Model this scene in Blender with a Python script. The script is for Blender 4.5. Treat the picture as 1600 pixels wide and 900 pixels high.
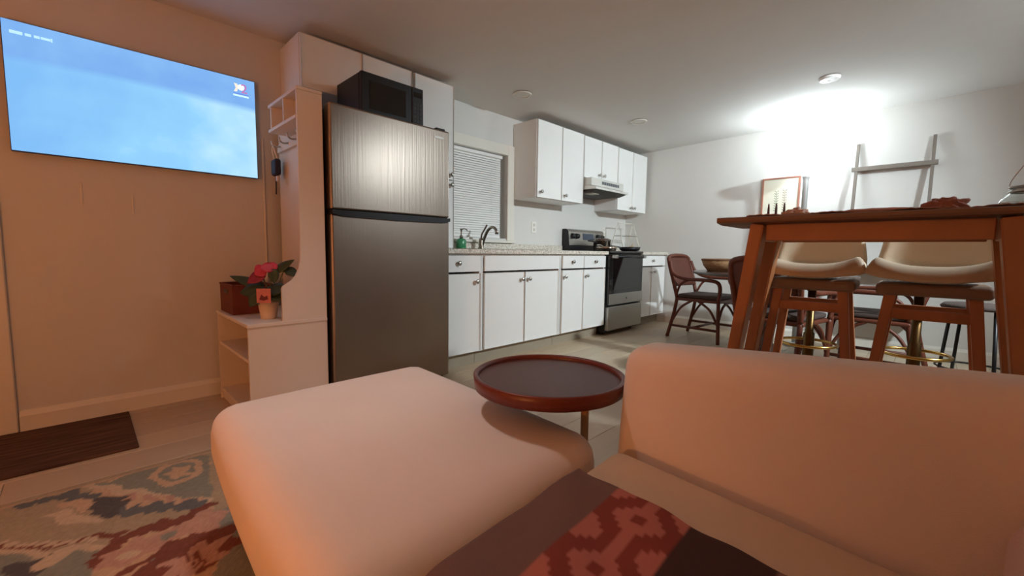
import bpy, bmesh, math, random
import numpy as np
from mathutils import Vector, Matrix, Euler
random.seed(7)
for o in list(bpy.data.objects): bpy.data.objects.remove(o)
S = bpy.context.scene
COL = S.collection
PI = math.pi
# ------------------------------------------------------------------ camera
H = 0.91; FPX = 663.23
YAW, PITCH, ROLL = map(math.radians, (45.436, -5.027, 0.804))
_fw = Vector((math.sin(YAW)*math.cos(PITCH), math.cos(YAW)*math.cos(PITCH), math.sin(PITCH)))
_rt = Vector((math.cos(YAW), -math.sin(YAW), 0)); _up = _rt.cross(_fw)
_r = _rt*math.cos(ROLL) + _up*math.sin(ROLL); _u = -_rt*math.sin(ROLL) + _up*math.cos(ROLL)
cd = bpy.data.cameras.new('camera'); cam = bpy.data.objects.new('camera', cd); COL.objects.link(cam)
cam.matrix_world = Matrix(((_r.x, _u.x, -_fw.x, 0), (_r.y, _u.y, -_fw.y, 0), (_r.z, _u.z, -_fw.z, H), (0, 0, 0, 1)))
cd.sensor_width = 36; cd.lens = FPX*36/1600; cd.clip_start = 0.02
S.camera = cam
def pix(x, y, axis, val):
    """the point where the ray through photo pixel (x, y) meets the plane axis = val"""
    d = _r*((x-800)/FPX) - _u*((y-450)/FPX) + _fw
    o = Vector((0, 0, H)); return o + d*((val-o[axis])/d[axis])
# ------------------------------------------------------------------ world and exposure
wd = bpy.data.worlds.new('night'); S.world = wd; wd.use_nodes = True
wd.node_tree.nodes['Background'].inputs[0].default_value = (0.010, 0.012, 0.018, 1)
wd.node_tree.nodes['Background'].inputs[1].default_value = 1.0
vs = S.view_settings
vs.view_transform = 'Standard'; vs.look = 'None'; vs.gamma = 1; vs.use_curve_mapping = False
vs.exposure = 0.64
# lamp and added fill powers (each lamp is built further down with its own light)
P_TORCH, P_WARM, P_FILL_KITCHEN, P_FILL_SITTING, E_TV = 6.0, 29.0, 540.0, 25.0, 0.74
# ------------------------------------------------------------------ materials
def srgb(r, g, b):
    f = lambda c: ((c/255+0.055)/1.055)**2.4 if c/255 > 0.04045 else c/255/12.92
    return (f(r), f(g), f(b), 1)
MATS = {}
def mat(name, col, rough=0.6, metal=0.0, var=0.06, scale=8.0, bump=0.0, bscale=60.0, stretch=(1, 1, 1), emit=None, estr=0, trans=0, ior=1.45, coat=0, sheen=0, spec=None):
    if name in MATS: return MATS[name]
    m = bpy.data.materials.new(name); m.use_nodes = True
    nt = m.node_tree; b = nt.nodes['Principled BSDF']
    if len(col) == 3: col = srgb(*col)
    tc = nt.nodes.new('ShaderNodeTexCoord'); mp = nt.nodes.new('ShaderNodeMapping')
    mp.inputs['Scale'].default_value = stretch
    nt.links.new(tc.outputs['Object'], mp.inputs[0])
    nz = nt.nodes.new('ShaderNodeTexNoise'); nz.inputs['Scale'].default_value = scale; nz.inputs['Detail'].default_value = 4
    nt.links.new(mp.outputs[0], nz.inputs['Vector'])
    mx = nt.nodes.new('ShaderNodeMix'); mx.data_type = 'RGBA'
    mx.inputs['A'].default_value = tuple(c*(1-var) for c in col[:3])+(1,)
    mx.inputs['B'].default_value = tuple(min(1, c*(1+var)) for c in col[:3])+(1,)
    nt.links.new(nz.outputs['Fac'], mx.inputs['Factor']); nt.links.new(mx.outputs['Result'], b.inputs['Base Color'])
    b.inputs['Roughness'].default_value = rough; b.inputs['Metallic'].default_value = metal
    b.inputs['Transmission Weight'].default_value = trans; b.inputs['IOR'].default_value = ior
    b.inputs['Coat Weight'].default_value = coat; b.inputs['Sheen Weight'].default_value = sheen
    if spec is not None: b.inputs['Specular IOR Level'].default_value = spec
    if bump:
        n2 = nt.nodes.new('ShaderNodeTexNoise'); n2.inputs['Scale'].default_value = bscale; n2.inputs['Detail'].default_value = 3
        nt.links.new(mp.outputs[0], n2.inputs['Vector'])
        bp = nt.nodes.new('ShaderNodeBump'); bp.inputs['Strength'].default_value = bump; bp.inputs['Distance'].default_value = 0.004
        nt.links.new(n2.outputs['Fac'], bp.inputs['Height']); nt.links.new(bp.outputs[0], b.inputs['Normal'])
    if emit:
        b.inputs['Emission Color'].default_value = emit if len(emit) == 4 else srgb(*emit)
        b.inputs['Emission Strength'].default_value = estr
    MATS[name] = m; return m
def vcol_mat(name, rough=0.9, bump=0.3, bscale=300):
    m = mat(name, (200, 200, 200), rough, bump=bump, bscale=bscale)
    nt = m.node_tree; b = nt.nodes['Principled BSDF']
    a = nt.nodes.new('ShaderNodeAttribute'); a.attribute_name = 'print'
    mx = [n for n in nt.nodes if n.bl_idname == 'ShaderNodeMix'][0]
    mu = nt.nodes.new('ShaderNodeMix'); mu.data_type = 'RGBA'; mu.blend_type = 'MULTIPLY'; mu.inputs['Factor'].default_value = 1
    mx.inputs['A'].default_value = (0.85, 0.85, 0.85, 1); mx.inputs['B'].default_value = (1, 1, 1, 1)
    nt.links.new(a.outputs['Color'], mu.inputs['A']); nt.links.new(mx.outputs['Result'], mu.inputs['B'])
    nt.links.new(mu.outputs['Result'], b.inputs['Base Color']); return m
def speckle_mat(name, cols, scale, rough):
    m = mat(name, cols[0], rough, coat=0.2); nt = m.node_tree; b = nt.nodes['Principled BSDF']
    nz = [n for n in nt.nodes if n.bl_idname == 'ShaderNodeTexNoise'][0]; nz.inputs['Scale'].default_value = scale; nz.inputs['Detail'].default_value = 8
    cr = nt.nodes.new('ShaderNodeValToRGB'); nt.links.new(nz.outputs['Fac'], cr.inputs[0])
    e = cr.color_ramp.elements; e[0].position = 0.35; e[0].color = srgb(*cols[1]); e[1].position = 0.62; e[1].color = srgb(*cols[0])
    k = e.new(0.5); k.color = srgb(*cols[2])
    nt.links.new(cr.outputs[0], b.inputs['Base Color']); return m
WALL = mat('wall_paint', (220, 217, 211), 0.75, var=0.02, bump=0.06, bscale=140)
CEIL = mat('ceiling_paint', (225, 222, 217), 0.85, var=0.02, bump=0.05, bscale=160)
TRIM = mat('trim_paint', (232, 226, 214), 0.45, var=0.02)
CAB = mat('cabinet_white', (240, 239, 235), 0.38, var=0.015)
CABIN = mat('cabinet_gap', (150, 130, 115), 0.7)
CHROME = mat('brushed_nickel', (190, 188, 182), 0.28, 1.0)
STEEL = mat('stainless_steel', (164, 150, 138), 0.30, 1.0, var=0.05, scale=5, bump=0.12, bscale=90, stretch=(1, 1, 0.02))
STEELH = mat('stainless_panel', (186, 184, 178), 0.36, 1.0, var=0.04, bump=0.08, bscale=90, stretch=(0.02, 1, 1))
DARKP = mat('dark_plastic', (26, 26, 28), 0.4, var=0.1)
BLACKG = mat('black_glass', (10, 10, 11), 0.06, var=0.05, coat=0.6)
FRSIDE = mat('fridge_side_grey', (60, 56, 54), 0.5)
GRANITE = speckle_mat('granite', ((238, 232, 220), (168, 156, 142), (216, 206, 192)), 90, 0.25)
SOFA = mat('cream_upholstery', (232, 216, 204), 0.92, var=0.04, scale=5, bump=0.14, bscale=600, sheen=0.25)
SOFAB = mat('tan_seat_upholstery', (206, 180, 150), 0.92, var=0.04, scale=5, bump=0.14, bscale=600, sheen=0.15)
WOODT = mat('bar_table_wood', (182, 116, 72), 0.42, var=0.22, scale=6, bump=0.05, stretch=(1, 1, 1))
WOODTOP = mat('bar_table_top_wood', (134, 98, 76), 0.45, var=0.2, scale=6)
WOODS = mat('stool_leg_wood', (184, 116, 76), 0.45, var=0.2, scale=9, stretch=(4, 4, 0.6))
TRAYW = mat('walnut_tray', (104, 44, 28), 0.38, var=0.25, scale=10, stretch=(1, 6, 1))
TRAYI = mat('tray_inside', (88, 46, 36), 0.42, var=0.15, scale=10, stretch=(1, 6, 1))
LEATH = mat('cream_leather', (214, 192, 164), 0.5, var=0.05, bump=0.12, bscale=180)
LEATHD = mat('taupe_leather', (142, 112, 92), 0.6, var=0.06, bump=0.12, bscale=180)
BRASS = mat('brass', (190, 150, 80), 0.25, 1.0)
RATT = mat('rattan', (98, 48, 30), 0.5, var=0.25, scale=30, bump=0.1)
RATTW = mat('woven_rattan', (90, 46, 32), 0.65, var=0.4, scale=90, bump=0.6, bscale=160)
SEATP = mat('dark_seat_pad', (74, 60, 54), 0.85, var=0.1)
LAM = mat('white_laminate', (232, 220, 208), 0.5, var=0.015)
BASK = mat('brown_basket_leather', (112, 50, 32), 0.6, var=0.2, scale=14, bump=0.1)
PLANK = None
# ------------------------------------------------------------------ geometry helpers
def link(o, parent=None):
    COL.objects.link(o)
    if parent is not None: o.parent = parent
    return o
def thing(name, label, cat, loc=(0, 0, 0), rotz=0.0, group=None):
    o = bpy.data.objects.new(name, None); o.empty_display_size = 0.1
    o.location = loc; o.rotation_euler = (0, 0, rotz); COL.objects.link(o)
    o['label'] = label; o['category'] = cat
    if group: o['group'] = group
    o['_loc'] = tuple(loc); return o
def root_loc(p):
    while p.parent is not None: p = p.parent
    return Vector(p['_loc']) if '_loc' in p else Vector((0, 0, 0))
def part(name, bm, m, parent=None, world=False, smooth=False, label=None):
    """link a bmesh as one mesh object; world = True when it was modelled in room coordinates under an unrotated thing"""
    if world and parent is not None:
        bmesh.ops.translate(bm, verts=bm.verts, vec=-root_loc(parent))
    me = bpy.data.meshes.new(name)
    bmesh.ops.recalc_face_normals(bm, faces=bm.faces)
    bm.to_mesh(me); bm.free()
    if smooth:
        for p in me.polygons: p.use_smooth = True
    me.materials.append(m)
    o = bpy.data.objects.new(name, me); link(o, parent)
    if label: o['label'] = label
    return o
def tag(o, label, cat, group=None):
    o['label'] = label; o['category'] = cat
    if group: o['group'] = group
    return o
def struct(o, label=None):
    o['kind'] = 'structure'
    if label: o['label'] = label
    return o
def box(bm, x0, x1, y0, y1, z0, z1, bev=0.0, seg=1):
    vs_ = [bm.verts.new((x, y, z)) for z in (z0, z1) for y in (y0, y1) for x in (x0, x1)]
    fs = [bm.faces.new([vs_[i] for i in f]) for f in ((0, 2, 3, 1), (4, 5, 7, 6), (0, 1, 5, 4), (2, 6, 7, 3), (0, 4, 6, 2), (1, 3, 7, 5))]
    if bev:
        es = list({e for f in fs for e in f.edges})
        bmesh.ops.bevel(bm, geom=es, offset=bev, segments=seg, affect='EDGES', profile=0.5)
    return bm
def B(*a, **k): return box(bmesh.new(), *a, **k)
def spline(pts, n=6):
    P = [Vector(p) for p in pts]; out = []
    for i in range(len(P)-1):
        p0 = P[max(i-1, 0)]; p1 = P[i]; p2 = P[i+1]; p3 = P[min(i+2, len(P)-1)]
        for k in range(n):
            t = k/n
            out.append(0.5*((2*p1)+(-p0+p2)*t+(2*p0-5*p1+4*p2-p3)*t*t+(-p0+3*p1-3*p2+p3)*t**3))
    out.append(P[-1]); return out
def tube(bm, pts, r, n=8, closed=False, rr=None):
    P = [Vector(p) for p in pts]; N = len(P); rings = []
    ref = None
    for i in range(N):
        if closed: d = P[(i+1) % N]-P[i-1]
        else: d = P[min(i+1, N-1)]-P[max(i-1, 0)]
        d.normalize()
        if ref is None: ref = Vector((0, 0, 1)) if abs(d.z) < 0.9 else Vector((1, 0, 0))
        a = ref - d*ref.dot(d)
        if a.length < 1e-5: a = d.orthogonal()
        a.normalize(); b = d.cross(a); ref = a
        ri = rr[i] if rr else r
        rings.append([bm.verts.new(P[i]+(a*math.cos(2*PI*k/n)+b*math.sin(2*PI*k/n))*ri) for k in range(n)])
    for i in range(N if closed else N-1):
        A = rings[i]; C = rings[(i+1) % N]
        for k in range(n):
            bm.faces.new((A[k], A[(k+1) % n], C[(k+1) % n], C[k]))
    if not closed:
        bm.faces.new(rings[0][::-1]); bm.faces.new(rings[-1])
    return bm
def TB(pts, r, n=8, closed=False, rr=None): return tube(bmesh.new(), pts, r, n, closed, rr)
def lathe(bm, prof, n=32, c=(0, 0, 0), axis='Z'):
    """profile of (radius, height) pairs turned about an axis through c"""
    def pt(r, h, a):
        x, y = r*math.cos(a), r*math.sin(a)
        v = {'Z': (x, y, h), 'Y': (x, h, y), 'X': (h, x, y)}[axis]
        return Vector(v)+Vector(c)
    rings = []
    for r, h in prof:
        if r < 1e-6: rings.append([bm.verts.new(pt(0, h, 0))])
        else: rings.append([bm.verts.new(pt(r, h, 2*PI*k/n)) for k in range(n)])
    for A, C in zip(rings, rings[1:]):
        for k in range(n):
            if len(A) == 1 and len(C) == 1: continue
            if len(A) == 1: bm.faces.new((A[0], C[k], C[(k+1) % n]))
            elif len(C) == 1: bm.faces.new((A[k], A[(k+1) % n], C[0]))
            else: bm.faces.new((A[k], A[(k+1) % n], C[(k+1) % n], C[k]))
    return bm
def LT(prof, **k): return lathe(bmesh.new(), prof, **k)
def soft(x0, x1, y0, y1, z0, z1, r, n=20, puff=0.0, fn=None):
    """upholstered block: every edge and corner rounded with radius r, faces slightly crowned"""
    bm = bmesh.new(); c = Vector(((x0+x1)/2, (y0+y1)/2, (z0+z1)/2)); h = Vector(((x1-x0)/2, (y1-y0)/2, (z1-z0)/2))
    def coords(hh):
        a = [-hh, -hh+r*0.15, -hh+r*0.35, -hh+r*0.6, -hh+r] ; mid = list(np.linspace(-hh+r, hh-r, n))[1:-1]
        return a+mid+[-q for q in a[::-1]]
    cs = [coords(h[i]) for i in range(3)]
    vd = {}
    def vert(p):
        k = tuple(round(q, 6) for q in p)
        if k not in vd:
            v = Vector(p); q = Vector([max(-h[i]+r, min(h[i]-r, v[i])) for i in range(3)]); d = v-q
            if d.length > 1e-9: v = q+d.normalized()*r
            if puff:
                t = [1-(v[i]/h[i])**2 if h[i] else 0 for i in range(3)]
                v = v+Vector((puff*max(0, t[1])*max(0, t[2])*(v.x/h.x)**3, puff*max(0, t[0])*max(0, t[2])*(v.y/h.y)**3, puff*max(0, t[0])*max(0, t[1])*(v.z/h.z)**3))
            v = v+c
            if fn: v = Vector(fn(v))
            vd[k] = bm.verts.new(v)
        return vd[k]
    for ax in range(3):
        u, w = (ax+1) % 3, (ax+2) % 3
        for s in (-1, 1):
            for i in range(len(cs[u])-1):
                for j in range(len(cs[w])-1):
                    q = []
                    for a, b in ((i, j), (i+1, j), (i+1, j+1), (i, j+1)):
                        p = [0, 0, 0]; p[ax] = s*h[ax]; p[u] = cs[u][a]; p[w] = cs[w][b]; q.append(vert(p))
                    if len(set(q)) == 4: bm.faces.new(q if s > 0 else q[::-1])
    return bm
def beam(bm, a, b, w, d, up=(0, 0, 1), w2=None, d2=None):
    """rectangular bar from a to b; section w x d at a, w2 x d2 at b"""
    a, b = Vector(a), Vector(b); t = (b-a).normalized(); s = Vector(up)
    s = (s-t*s.dot(t)).normalized(); q = t.cross(s); w2 = w2 or w; d2 = d2 or d
    v = [bm.verts.new(p+q*(i*ww/2)+s*(j*dd/2)) for p, ww, dd in ((a, w, d), (b, w2, d2)) for i, j in ((-1, -1), (1, -1), (1, 1), (-1, 1))]
    fs = [bm.faces.new([v[i] for i in f]) for f in ((3, 2, 1, 0), (4, 5, 6, 7), (0, 1, 5, 4), (1, 2, 6, 5), (2, 3, 7, 6), (3, 0, 4, 7))]
    bmesh.ops.bevel(bm, geom=list({e for f in fs for e in f.edges}), offset=min(w, d)*0.08, segments=2, affect='EDGES')
    return bm
def BM(*a, **k): return beam(bmesh.new(), *a, **k)
def prism(bm, pts, axis, lo, hi):
    """closed outline of 2-D points extruded along an axis"""
    def mk(p, t):
        return {0: (t, p[0], p[1]), 1: (p[0], t, p[1]), 2: (p[0], p[1], t)}[axis]
    A = [bm.verts.new(mk(p, lo)) for p in pts]; C = [bm.verts.new(mk(p, hi)) for p in pts]; n = len(pts)
    bm.faces.new(A); bm.faces.new(C[::-1])
    for i in range(n): bm.faces.new((A[i], C[i], C[(i+1) % n], A[(i+1) % n]))
    return bm
def PR(*a): return prism(bmesh.new(), *a)
def copy_tree(o, parent=None):
    c = o.copy(); COL.objects.link(c); c.parent = parent
    for ch in [q for q in bpy.data.objects if q.parent == o]: copy_tree(ch, c)
    return c
# ================================================================== the room
XL, XR, YF, YB = -2.3, 5.40, -2.3, 3.10
def ceil_z(y): return 2.228+0.024*(YB-y)
# floor: sub floor with laminate planks laid along the kitchen wall
fl = struct(part('floor', B(XL, XR, YF, YB, -0.06, -0.014), mat('subfloor', (90, 80, 70), 0.9)))
plm = [mat('laminate_plank_%s' % n, c, 0.42, var=0.10, scale=5, bump=0.04, bscale=40, stretch=(0.6, 8, 1)) for n, c in
       (('pale', (196, 178, 154)), ('mid', (188, 169, 144)), ('warm', (200, 180, 152)))]
def plank_mesh(l, w, k):
    bm = B(0.0007, l-0.0007, 0.0007, w-0.0007, -0.014, 0, bev=0.0015)
    me = bpy.data.meshes.new('plank'); bmesh.ops.recalc_face_normals(bm, faces=bm.faces); bm.to_mesh(me); bm.free(); me.materials.append(plm[k]); return me
pw, pl = 0.19, 1.22; shared = {}
rows = int(math.ceil((YB-YF)/pw))
for r_ in range(rows):
    y = YF+r_*pw; w = min(pw, YB-y); x = XL-((r_*0.43) % 1.0)*pl
    while x < XR:
        a, b = max(x, XL), min(x+pl, XR)
        if b-a > 0.02:
            k = random.randrange(3); key = (round(b-a, 3), round(w, 3), k)
            if key not in shared: shared[key] = plank_mesh(b-a, w, k)
            o = bpy.data.objects.new('plank', shared[key]); link(o, fl); o.location = (a, y, 0)
        x += pl
# ceiling (rises slightly away from the kitchen wall)
bm = bmesh.new()
prism(bm, [(YF-0.1, ceil_z(YF)), (YB+0.15, ceil_z(YB)), (YB+0.15, 2.5), (YF-0.1, 2.5)], 0, XL-0.1, XR+0.1)
struct(part('ceiling', bm, CEIL))
# back wall with window and door openings
WX0, WX1, WZ0, WZ1 = 2.26, 3.05, 1.03, 1.855
DX0, DX1, DZ1 = -1.17, -0.345, 1.98
bm = bmesh.new(); T0, T1 = YB, YB+0.14
for x0, x1, z0, z1 in ((XL-0.1, DX0, -0.06, 2.45), (DX0, DX1, DZ1, 2.45), (DX1, WX0, -0.06, 2.45), (WX0, WX1, -0.06, WZ0), (WX0, WX1, WZ1, 2.45), (WX1, XR+0.1, -0.06, 2.45)):
    box(bm, x0, x1, T0, T1, z0, z1)
struct(part('wall_back', bm, WALL))
struct(part('wall_right', B(XR, XR+0.1, YF-0.1, YB, -0.06, 2.45), WALL))
struct(part('wall_left', B(XL-0.1, XL, YF-0.1, YB, -0.06, 2.45), WALL))
struct(part('wall_front', B(XL, XR, YF-0.1, YF, -0.06, 2.45), WALL))
def baseboard(name, pts):
    return struct(part(name, PR(*pts), TRIM))
prof = lambda s, y: [(y, 0.0), (y-s*0.016, 0.0), (y-s*0.016, 0.075), (y-s*0.011, 0.088), (y-s*0.006, 0.1), (y, 0.1)]
baseboard('baseboard_back', (prof(1, YB), 0, -0.25, 1.0))
bm = bmesh.new(); prism(bm, [(XR, 0), (XR-0.016, 0), (XR-0.016, 0.075), (XR-0.011, 0.088), (XR-0.006, 0.1), (XR, 0.1)], 1, YF, 2.46)
struct(part('baseboard_right', bm, TRIM))
bm = bmesh.new(); prism(bm, [(XL, 0), (XL+0.016, 0), (XL+0.016, 0.075), (XL+0.006, 0.1), (XL, 0.1)], 1, YF, YB)
struct(part('baseboard_left', bm, TRIM))
# entrance door beside the television
d1 = bpy.data.objects.new('door_1', None); COL.objects.link(d1); struct(d1)
part('door_slab', B(DX0+0.004, DX1-0.004, YB+0.03, YB+0.07, 0.006, DZ1-0.004, bev=0.002), mat('door_paint', (226, 214, 196), 0.5, var=0.02), d1)
for z0, z1 in ((0.15, 0.9), (1.02, 1.85)):
    for x0, x1 in ((DX0+0.1, (DX0+DX1)/2-0.05), ((DX0+DX1)/2+0.05, DX1-0.1)):
        part('door_panel', B(x0, x1, YB+0.024, YB+0.032, z0, z1, bev=0.003), MATS['door_paint'], d1)
kb = part('door_knob', LT([(0, -0.055), (0.02, -0.054), (0.027, -0.04), (0.02, -0.02), (0.01, -0.014), (0.01, 0), (0.028, 0), (0.028, 0.006), (0, 0.006)], axis='Y', c=(DX1-0.07, YB+0.022, 0.95), n=20), BRASS, d1, smooth=True)
bm = bmesh.new()
box(bm, DX1, DX1+0.09, YB-0.018, YB, 0, DZ1+0.09, bev=0.004); box(bm, DX0-0.09, DX0, YB-0.018, YB, 0, DZ1+0.09, bev=0.004)
box(bm, DX0+0.0005, DX1-0.0005, YB-0.018, YB, DZ1, DZ1+0.09, bev=0.004)
struct(part('trim_1', bm, TRIM))
# kitchen window: casing, jambs, sash, dark pane
w1 = bpy.data.objects.new('window_1', None); COL.objects.link(w1); struct(w1)
cw = 0.1
for nm, q in (('casing_side', (WX1, WX1+cw, YB-0.02, YB, WZ0-0.02, WZ1+cw)), ('casing_side', (WX0-cw, WX0, YB-0.02, YB, WZ0-0.02, WZ1+cw)),
              ('casing_head', (WX0, WX1, YB-0.02, YB, WZ1, WZ1+cw)), ('sill', (WX0-cw, WX1+cw, YB-0.045, YB+0.02, WZ0-0.045, WZ0-0.02))):
    part(nm, B(*q, bev=0.004), TRIM, w1)
part('sash_stile', B(WX0, WX0+0.04, YB+0.1, YB+0.13, WZ0, WZ1), TRIM, w1); part('sash_stile', B(WX1-0.04, WX1, YB+0.1, YB+0.13, WZ0, WZ1), TRIM, w1)
part('sash_rail', B(WX0+0.04, WX1-0.04, YB+0.1, YB+0.13, WZ0, WZ0+0.04), TRIM, w1); part('sash_rail', B(WX0+0.04, WX1-0.04, YB+0.1, YB+0.13, WZ1-0.04, WZ1), TRIM, w1)
part('sash_rail', B(WX0+0.04, WX1-0.04, YB+0.1, YB+0.13, 1.43, 1.46), TRIM, w1)
part('pane', B(WX0+0.04, WX1-0.04, YB+0.112, YB+0.118, WZ0+0.04, 1.43), BLACKG, w1); part('pane', B(WX0+0.04, WX1-0.04, YB+0.112, YB+0.118, 1.46, WZ1-0.04), BLACKG, w1)
bl = thing('window_blind', 'white horizontal slat blind hanging in the window above the sink', 'blind', ((WX0+WX1)/2, YB+0.05, WZ0))
BLM = mat('blind_slat_white', (246, 243, 238), 0.5, var=0.02)
part('head_rail', B(WX0+0.012, WX1-0.03, YB+0.03, YB+0.07, WZ1-0.035, WZ1-0.004, bev=0.003), BLM, bl, world=True)
bx0, bx1 = WX0+0.015, WX1-0.045
bm = bmesh.new(); tmp = []
for k in range(7):
    t = k/6-0.5; z = 0.003*(1-(2*t)**2)
    tmp.append((t*0.025, z))
def slat():
    bm = bmesh.new(); prism(bm, tmp+[(y, z-0.0008) for y, z in tmp[::-1]], 0, -(bx1-bx0)/2, (bx1-bx0)/2)
    bmesh.ops.rotate(bm, verts=bm.verts, matrix=Matrix.Rotation(math.radians(62), 3, 'X')); return bm
s0 = part('slat', slat(), BLM, bl); nsl = 36
for k in range(nsl):
    s = s0 if k == 0 else s0.copy()
    if k: COL.objects.link(s)
    s.location = (-0.015, 0, 0.028+k*(WZ1-WZ0-0.075)/(nsl-1))
part('bottom_rail', B(bx0, bx1, YB+0.04, YB+0.06, WZ0+0.004, WZ0+0.016, bev=0.002), BLM, bl, world=True)
for xx in (bx0+0.12, bx1-0.12): part('ladder_cord', TB([(xx, YB+0.036, WZ0+0.01), (xx, YB+0.036, WZ1-0.03)], 0.001, 5), BLM, bl, world=True)
# ================================================================== kitchen cabinets
def front(x0, x1, y, z0, z1, shaker=True):
    """a shaker door or a plain drawer front, its face at y"""
    bm = B(x0, x1, y, y+0.019, z0, z1)
    f = min(bm.faces, key=lambda q: q.calc_center_median().y)
    if shaker:
        bmesh.ops.inset_region(bm, faces=[f], thickness=0.056)
        bmesh.ops.inset_region(bm, faces=[f], thickness=0.003, depth=-0.009)
    return bm
def knob(x, y, z, parent):
    return part('knob', LT([(0, -0.03), (0.012, -0.0295), (0.018, -0.024), (0.018, -0.019), (0.008, -0.012), (0.008, 0), (0, 0)], axis='Y', c=(x, y, z), n=14), CHROME, parent, world=True, smooth=True)
def carcass(parent, x0, x1, y0, y1, z0, z1, top=False, toe=0.0):
    bm = bmesh.new(); t = 0.016
    box(bm, x0, x0+t, y0, y1, z0, z1); box(bm, x1-t, x1, y0, y1, z0, z1)
    box(bm, x0+t, x1-t, y0, y1, z0, z0+t); box(bm, x0+t, x1-t, y1-t, y1, z0+t, z1)
    if top: box(bm, x0+t, x1-t, y0, y1-t, z1-t, z1)
    else: box(bm, x0+t, x1-t, y0, y0+t, z1-0.03, z1)
    part('carcass', bm, CAB, parent, world=True)
    if toe: part('toe_kick', B(x0, x1, y0+0.075, y1, 0.0, z0), mat('toe_kick_shaded_beige', (164, 150, 130), 0.7), parent, world=True)  # shade of the recess is painted in as a darker beige
FY = 2.48
def base_cab(label, x0, x1, drawers, doors):
    t = thing('base_cabinet', label, 'cabinet', ((x0+x1)/2, 2.8, 0))
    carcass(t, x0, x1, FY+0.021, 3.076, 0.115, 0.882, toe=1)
    for a, b, kx in drawers:
        d = part('drawer' if kx else 'false_front', front(a, b, FY, 0.747, 0.868, False), CAB, t, world=True)
        if kx: knob(kx, FY, 0.812, d)
    for a, b, kx in doors:
        d = part('door', front(a, b, FY, 0.125, 0.732), CAB, t, world=True); knob(kx, FY, 0.67, d)
    return t
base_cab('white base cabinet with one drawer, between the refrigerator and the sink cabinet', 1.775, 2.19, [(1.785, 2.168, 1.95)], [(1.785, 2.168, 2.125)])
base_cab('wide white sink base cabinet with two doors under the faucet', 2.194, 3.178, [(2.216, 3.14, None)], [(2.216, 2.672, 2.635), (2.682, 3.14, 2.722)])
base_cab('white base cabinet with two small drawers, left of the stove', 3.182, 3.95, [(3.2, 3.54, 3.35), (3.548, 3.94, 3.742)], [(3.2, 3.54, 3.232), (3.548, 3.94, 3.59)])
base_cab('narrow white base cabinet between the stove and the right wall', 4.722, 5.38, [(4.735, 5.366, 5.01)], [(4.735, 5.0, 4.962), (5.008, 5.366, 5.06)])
# worktops
bm = bmesh.new(); hx0, hx1, hy0, hy1 = 2.32, 3.04, 2.57, 2.93
for q in ((1.762, hx0, 2.455, 3.1), (hx1, 3.955, 2.455, 3.1), (hx0, hx1, 2.455, hy0), (hx0, hx1, hy1, 3.1)): box(bm, q[0], q[1], q[2], q[3], 0.884, 0.918)
bmesh.ops.remove_doubles(bm, verts=bm.verts, dist=1e-5)
wt = thing('worktop', 'long speckled granite worktop running from the refrigerator to the stove', 'worktop', (2.9, 2.78, 0.884))
part('slab', bm, GRANITE, wt, world=True)
part('upstand', B(2.15, 3.955, 3.078, 3.099, 0.9185, 0.978, bev=0.002), GRANITE, wt, world=True)
wt2 = thing('worktop', 'short speckled granite worktop between the stove and the right wall', 'worktop', (5.05, 2.78, 0.884))
part('slab', B(4.712, 5.398, 2.455, 3.1, 0.884, 0.918, bev=0.003), GRANITE, wt2, world=True)
part('upstand', B(4.712, 5.398, 3.078, 3.099, 0.9185, 0.978, bev=0.002), GRANITE, wt2, world=True)
# sink and faucet
sk = thing('kitchen_sink', 'stainless drop-in sink set in the worktop below the window', 'sink', (2.68, 2.75, 0.72))
bm = bmesh.new(); t = 0.006
box(bm, hx0+0.004, hx1-0.004, hy0+0.004, hy1-0.004, 0.74, 0.746)
for q in ((hx0+0.004, hx0+0.01, hy0+0.004, hy1-0.004), (hx1-0.01, hx1-0.004, hy0+0.004, hy1-0.004), (hx0+0.01, hx1-0.01, hy0+0.004, hy0+0.01), (hx0+0.01, hx1-0.01, hy1-0.01, hy1-0.004)): box(bm, *q, 0.746, 0.919)
part('basin', bm, STEELH, sk, world=True)
bm = bmesh.new()
for q in ((hx0-0.02, hx0+0.01, hy0-0.02, hy1+0.02), (hx1-0.01, hx1+0.02, hy0-0.02, hy1+0.02), (hx0+0.01, hx1-0.01, hy0-0.02, hy0+0.01), (hx0+0.01, hx1-0.01, hy1-0.01, hy1+0.02)): box(bm, *q, 0.919, 0.924)
part('rim', bm, STEELH, sk, world=True)
fc = thing('faucet', 'chrome single-lever faucet with a curved spout behind the sink', 'faucet', (2.61, 2.98, 0.919))
FAUC = mat('faucet_nickel', (150, 140, 128), 0.25, 1.0)
part('base', LT([(0, 0), (0.03, 0), (0.03, 0.008), (0.024, 0.02), (0.022, 0.08), (0.018, 0.1), (0, 0.104)], n=20), FAUC, fc, smooth=True)
part('spout', TB(spline([(0.004, -0.01, 0.03), (0.008, -0.035, 0.1), (0.01, -0.08, 0.17), (0.01, -0.13, 0.198), (0.01, -0.17, 0.19), (0.01, -0.195, 0.165)]), 0.013, 10), FAUC, fc, smooth=True)
part('spray_tip', LT([(0, 0), (0.016, 0), (0.017, 0.03), (0.012, 0.036), (0, 0.036)], n=16, c=(0.01, -0.198, 0.135)), CHROME, fc, smooth=True)
part('lever', TB(spline([(0, 0, 0.1), (0.004, -0.006, 0.14), (0.02, -0.03, 0.19), (0.03, -0.045, 0.225)]), 0.008, 8, rr=None), FAUC, fc, smooth=True)
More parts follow.
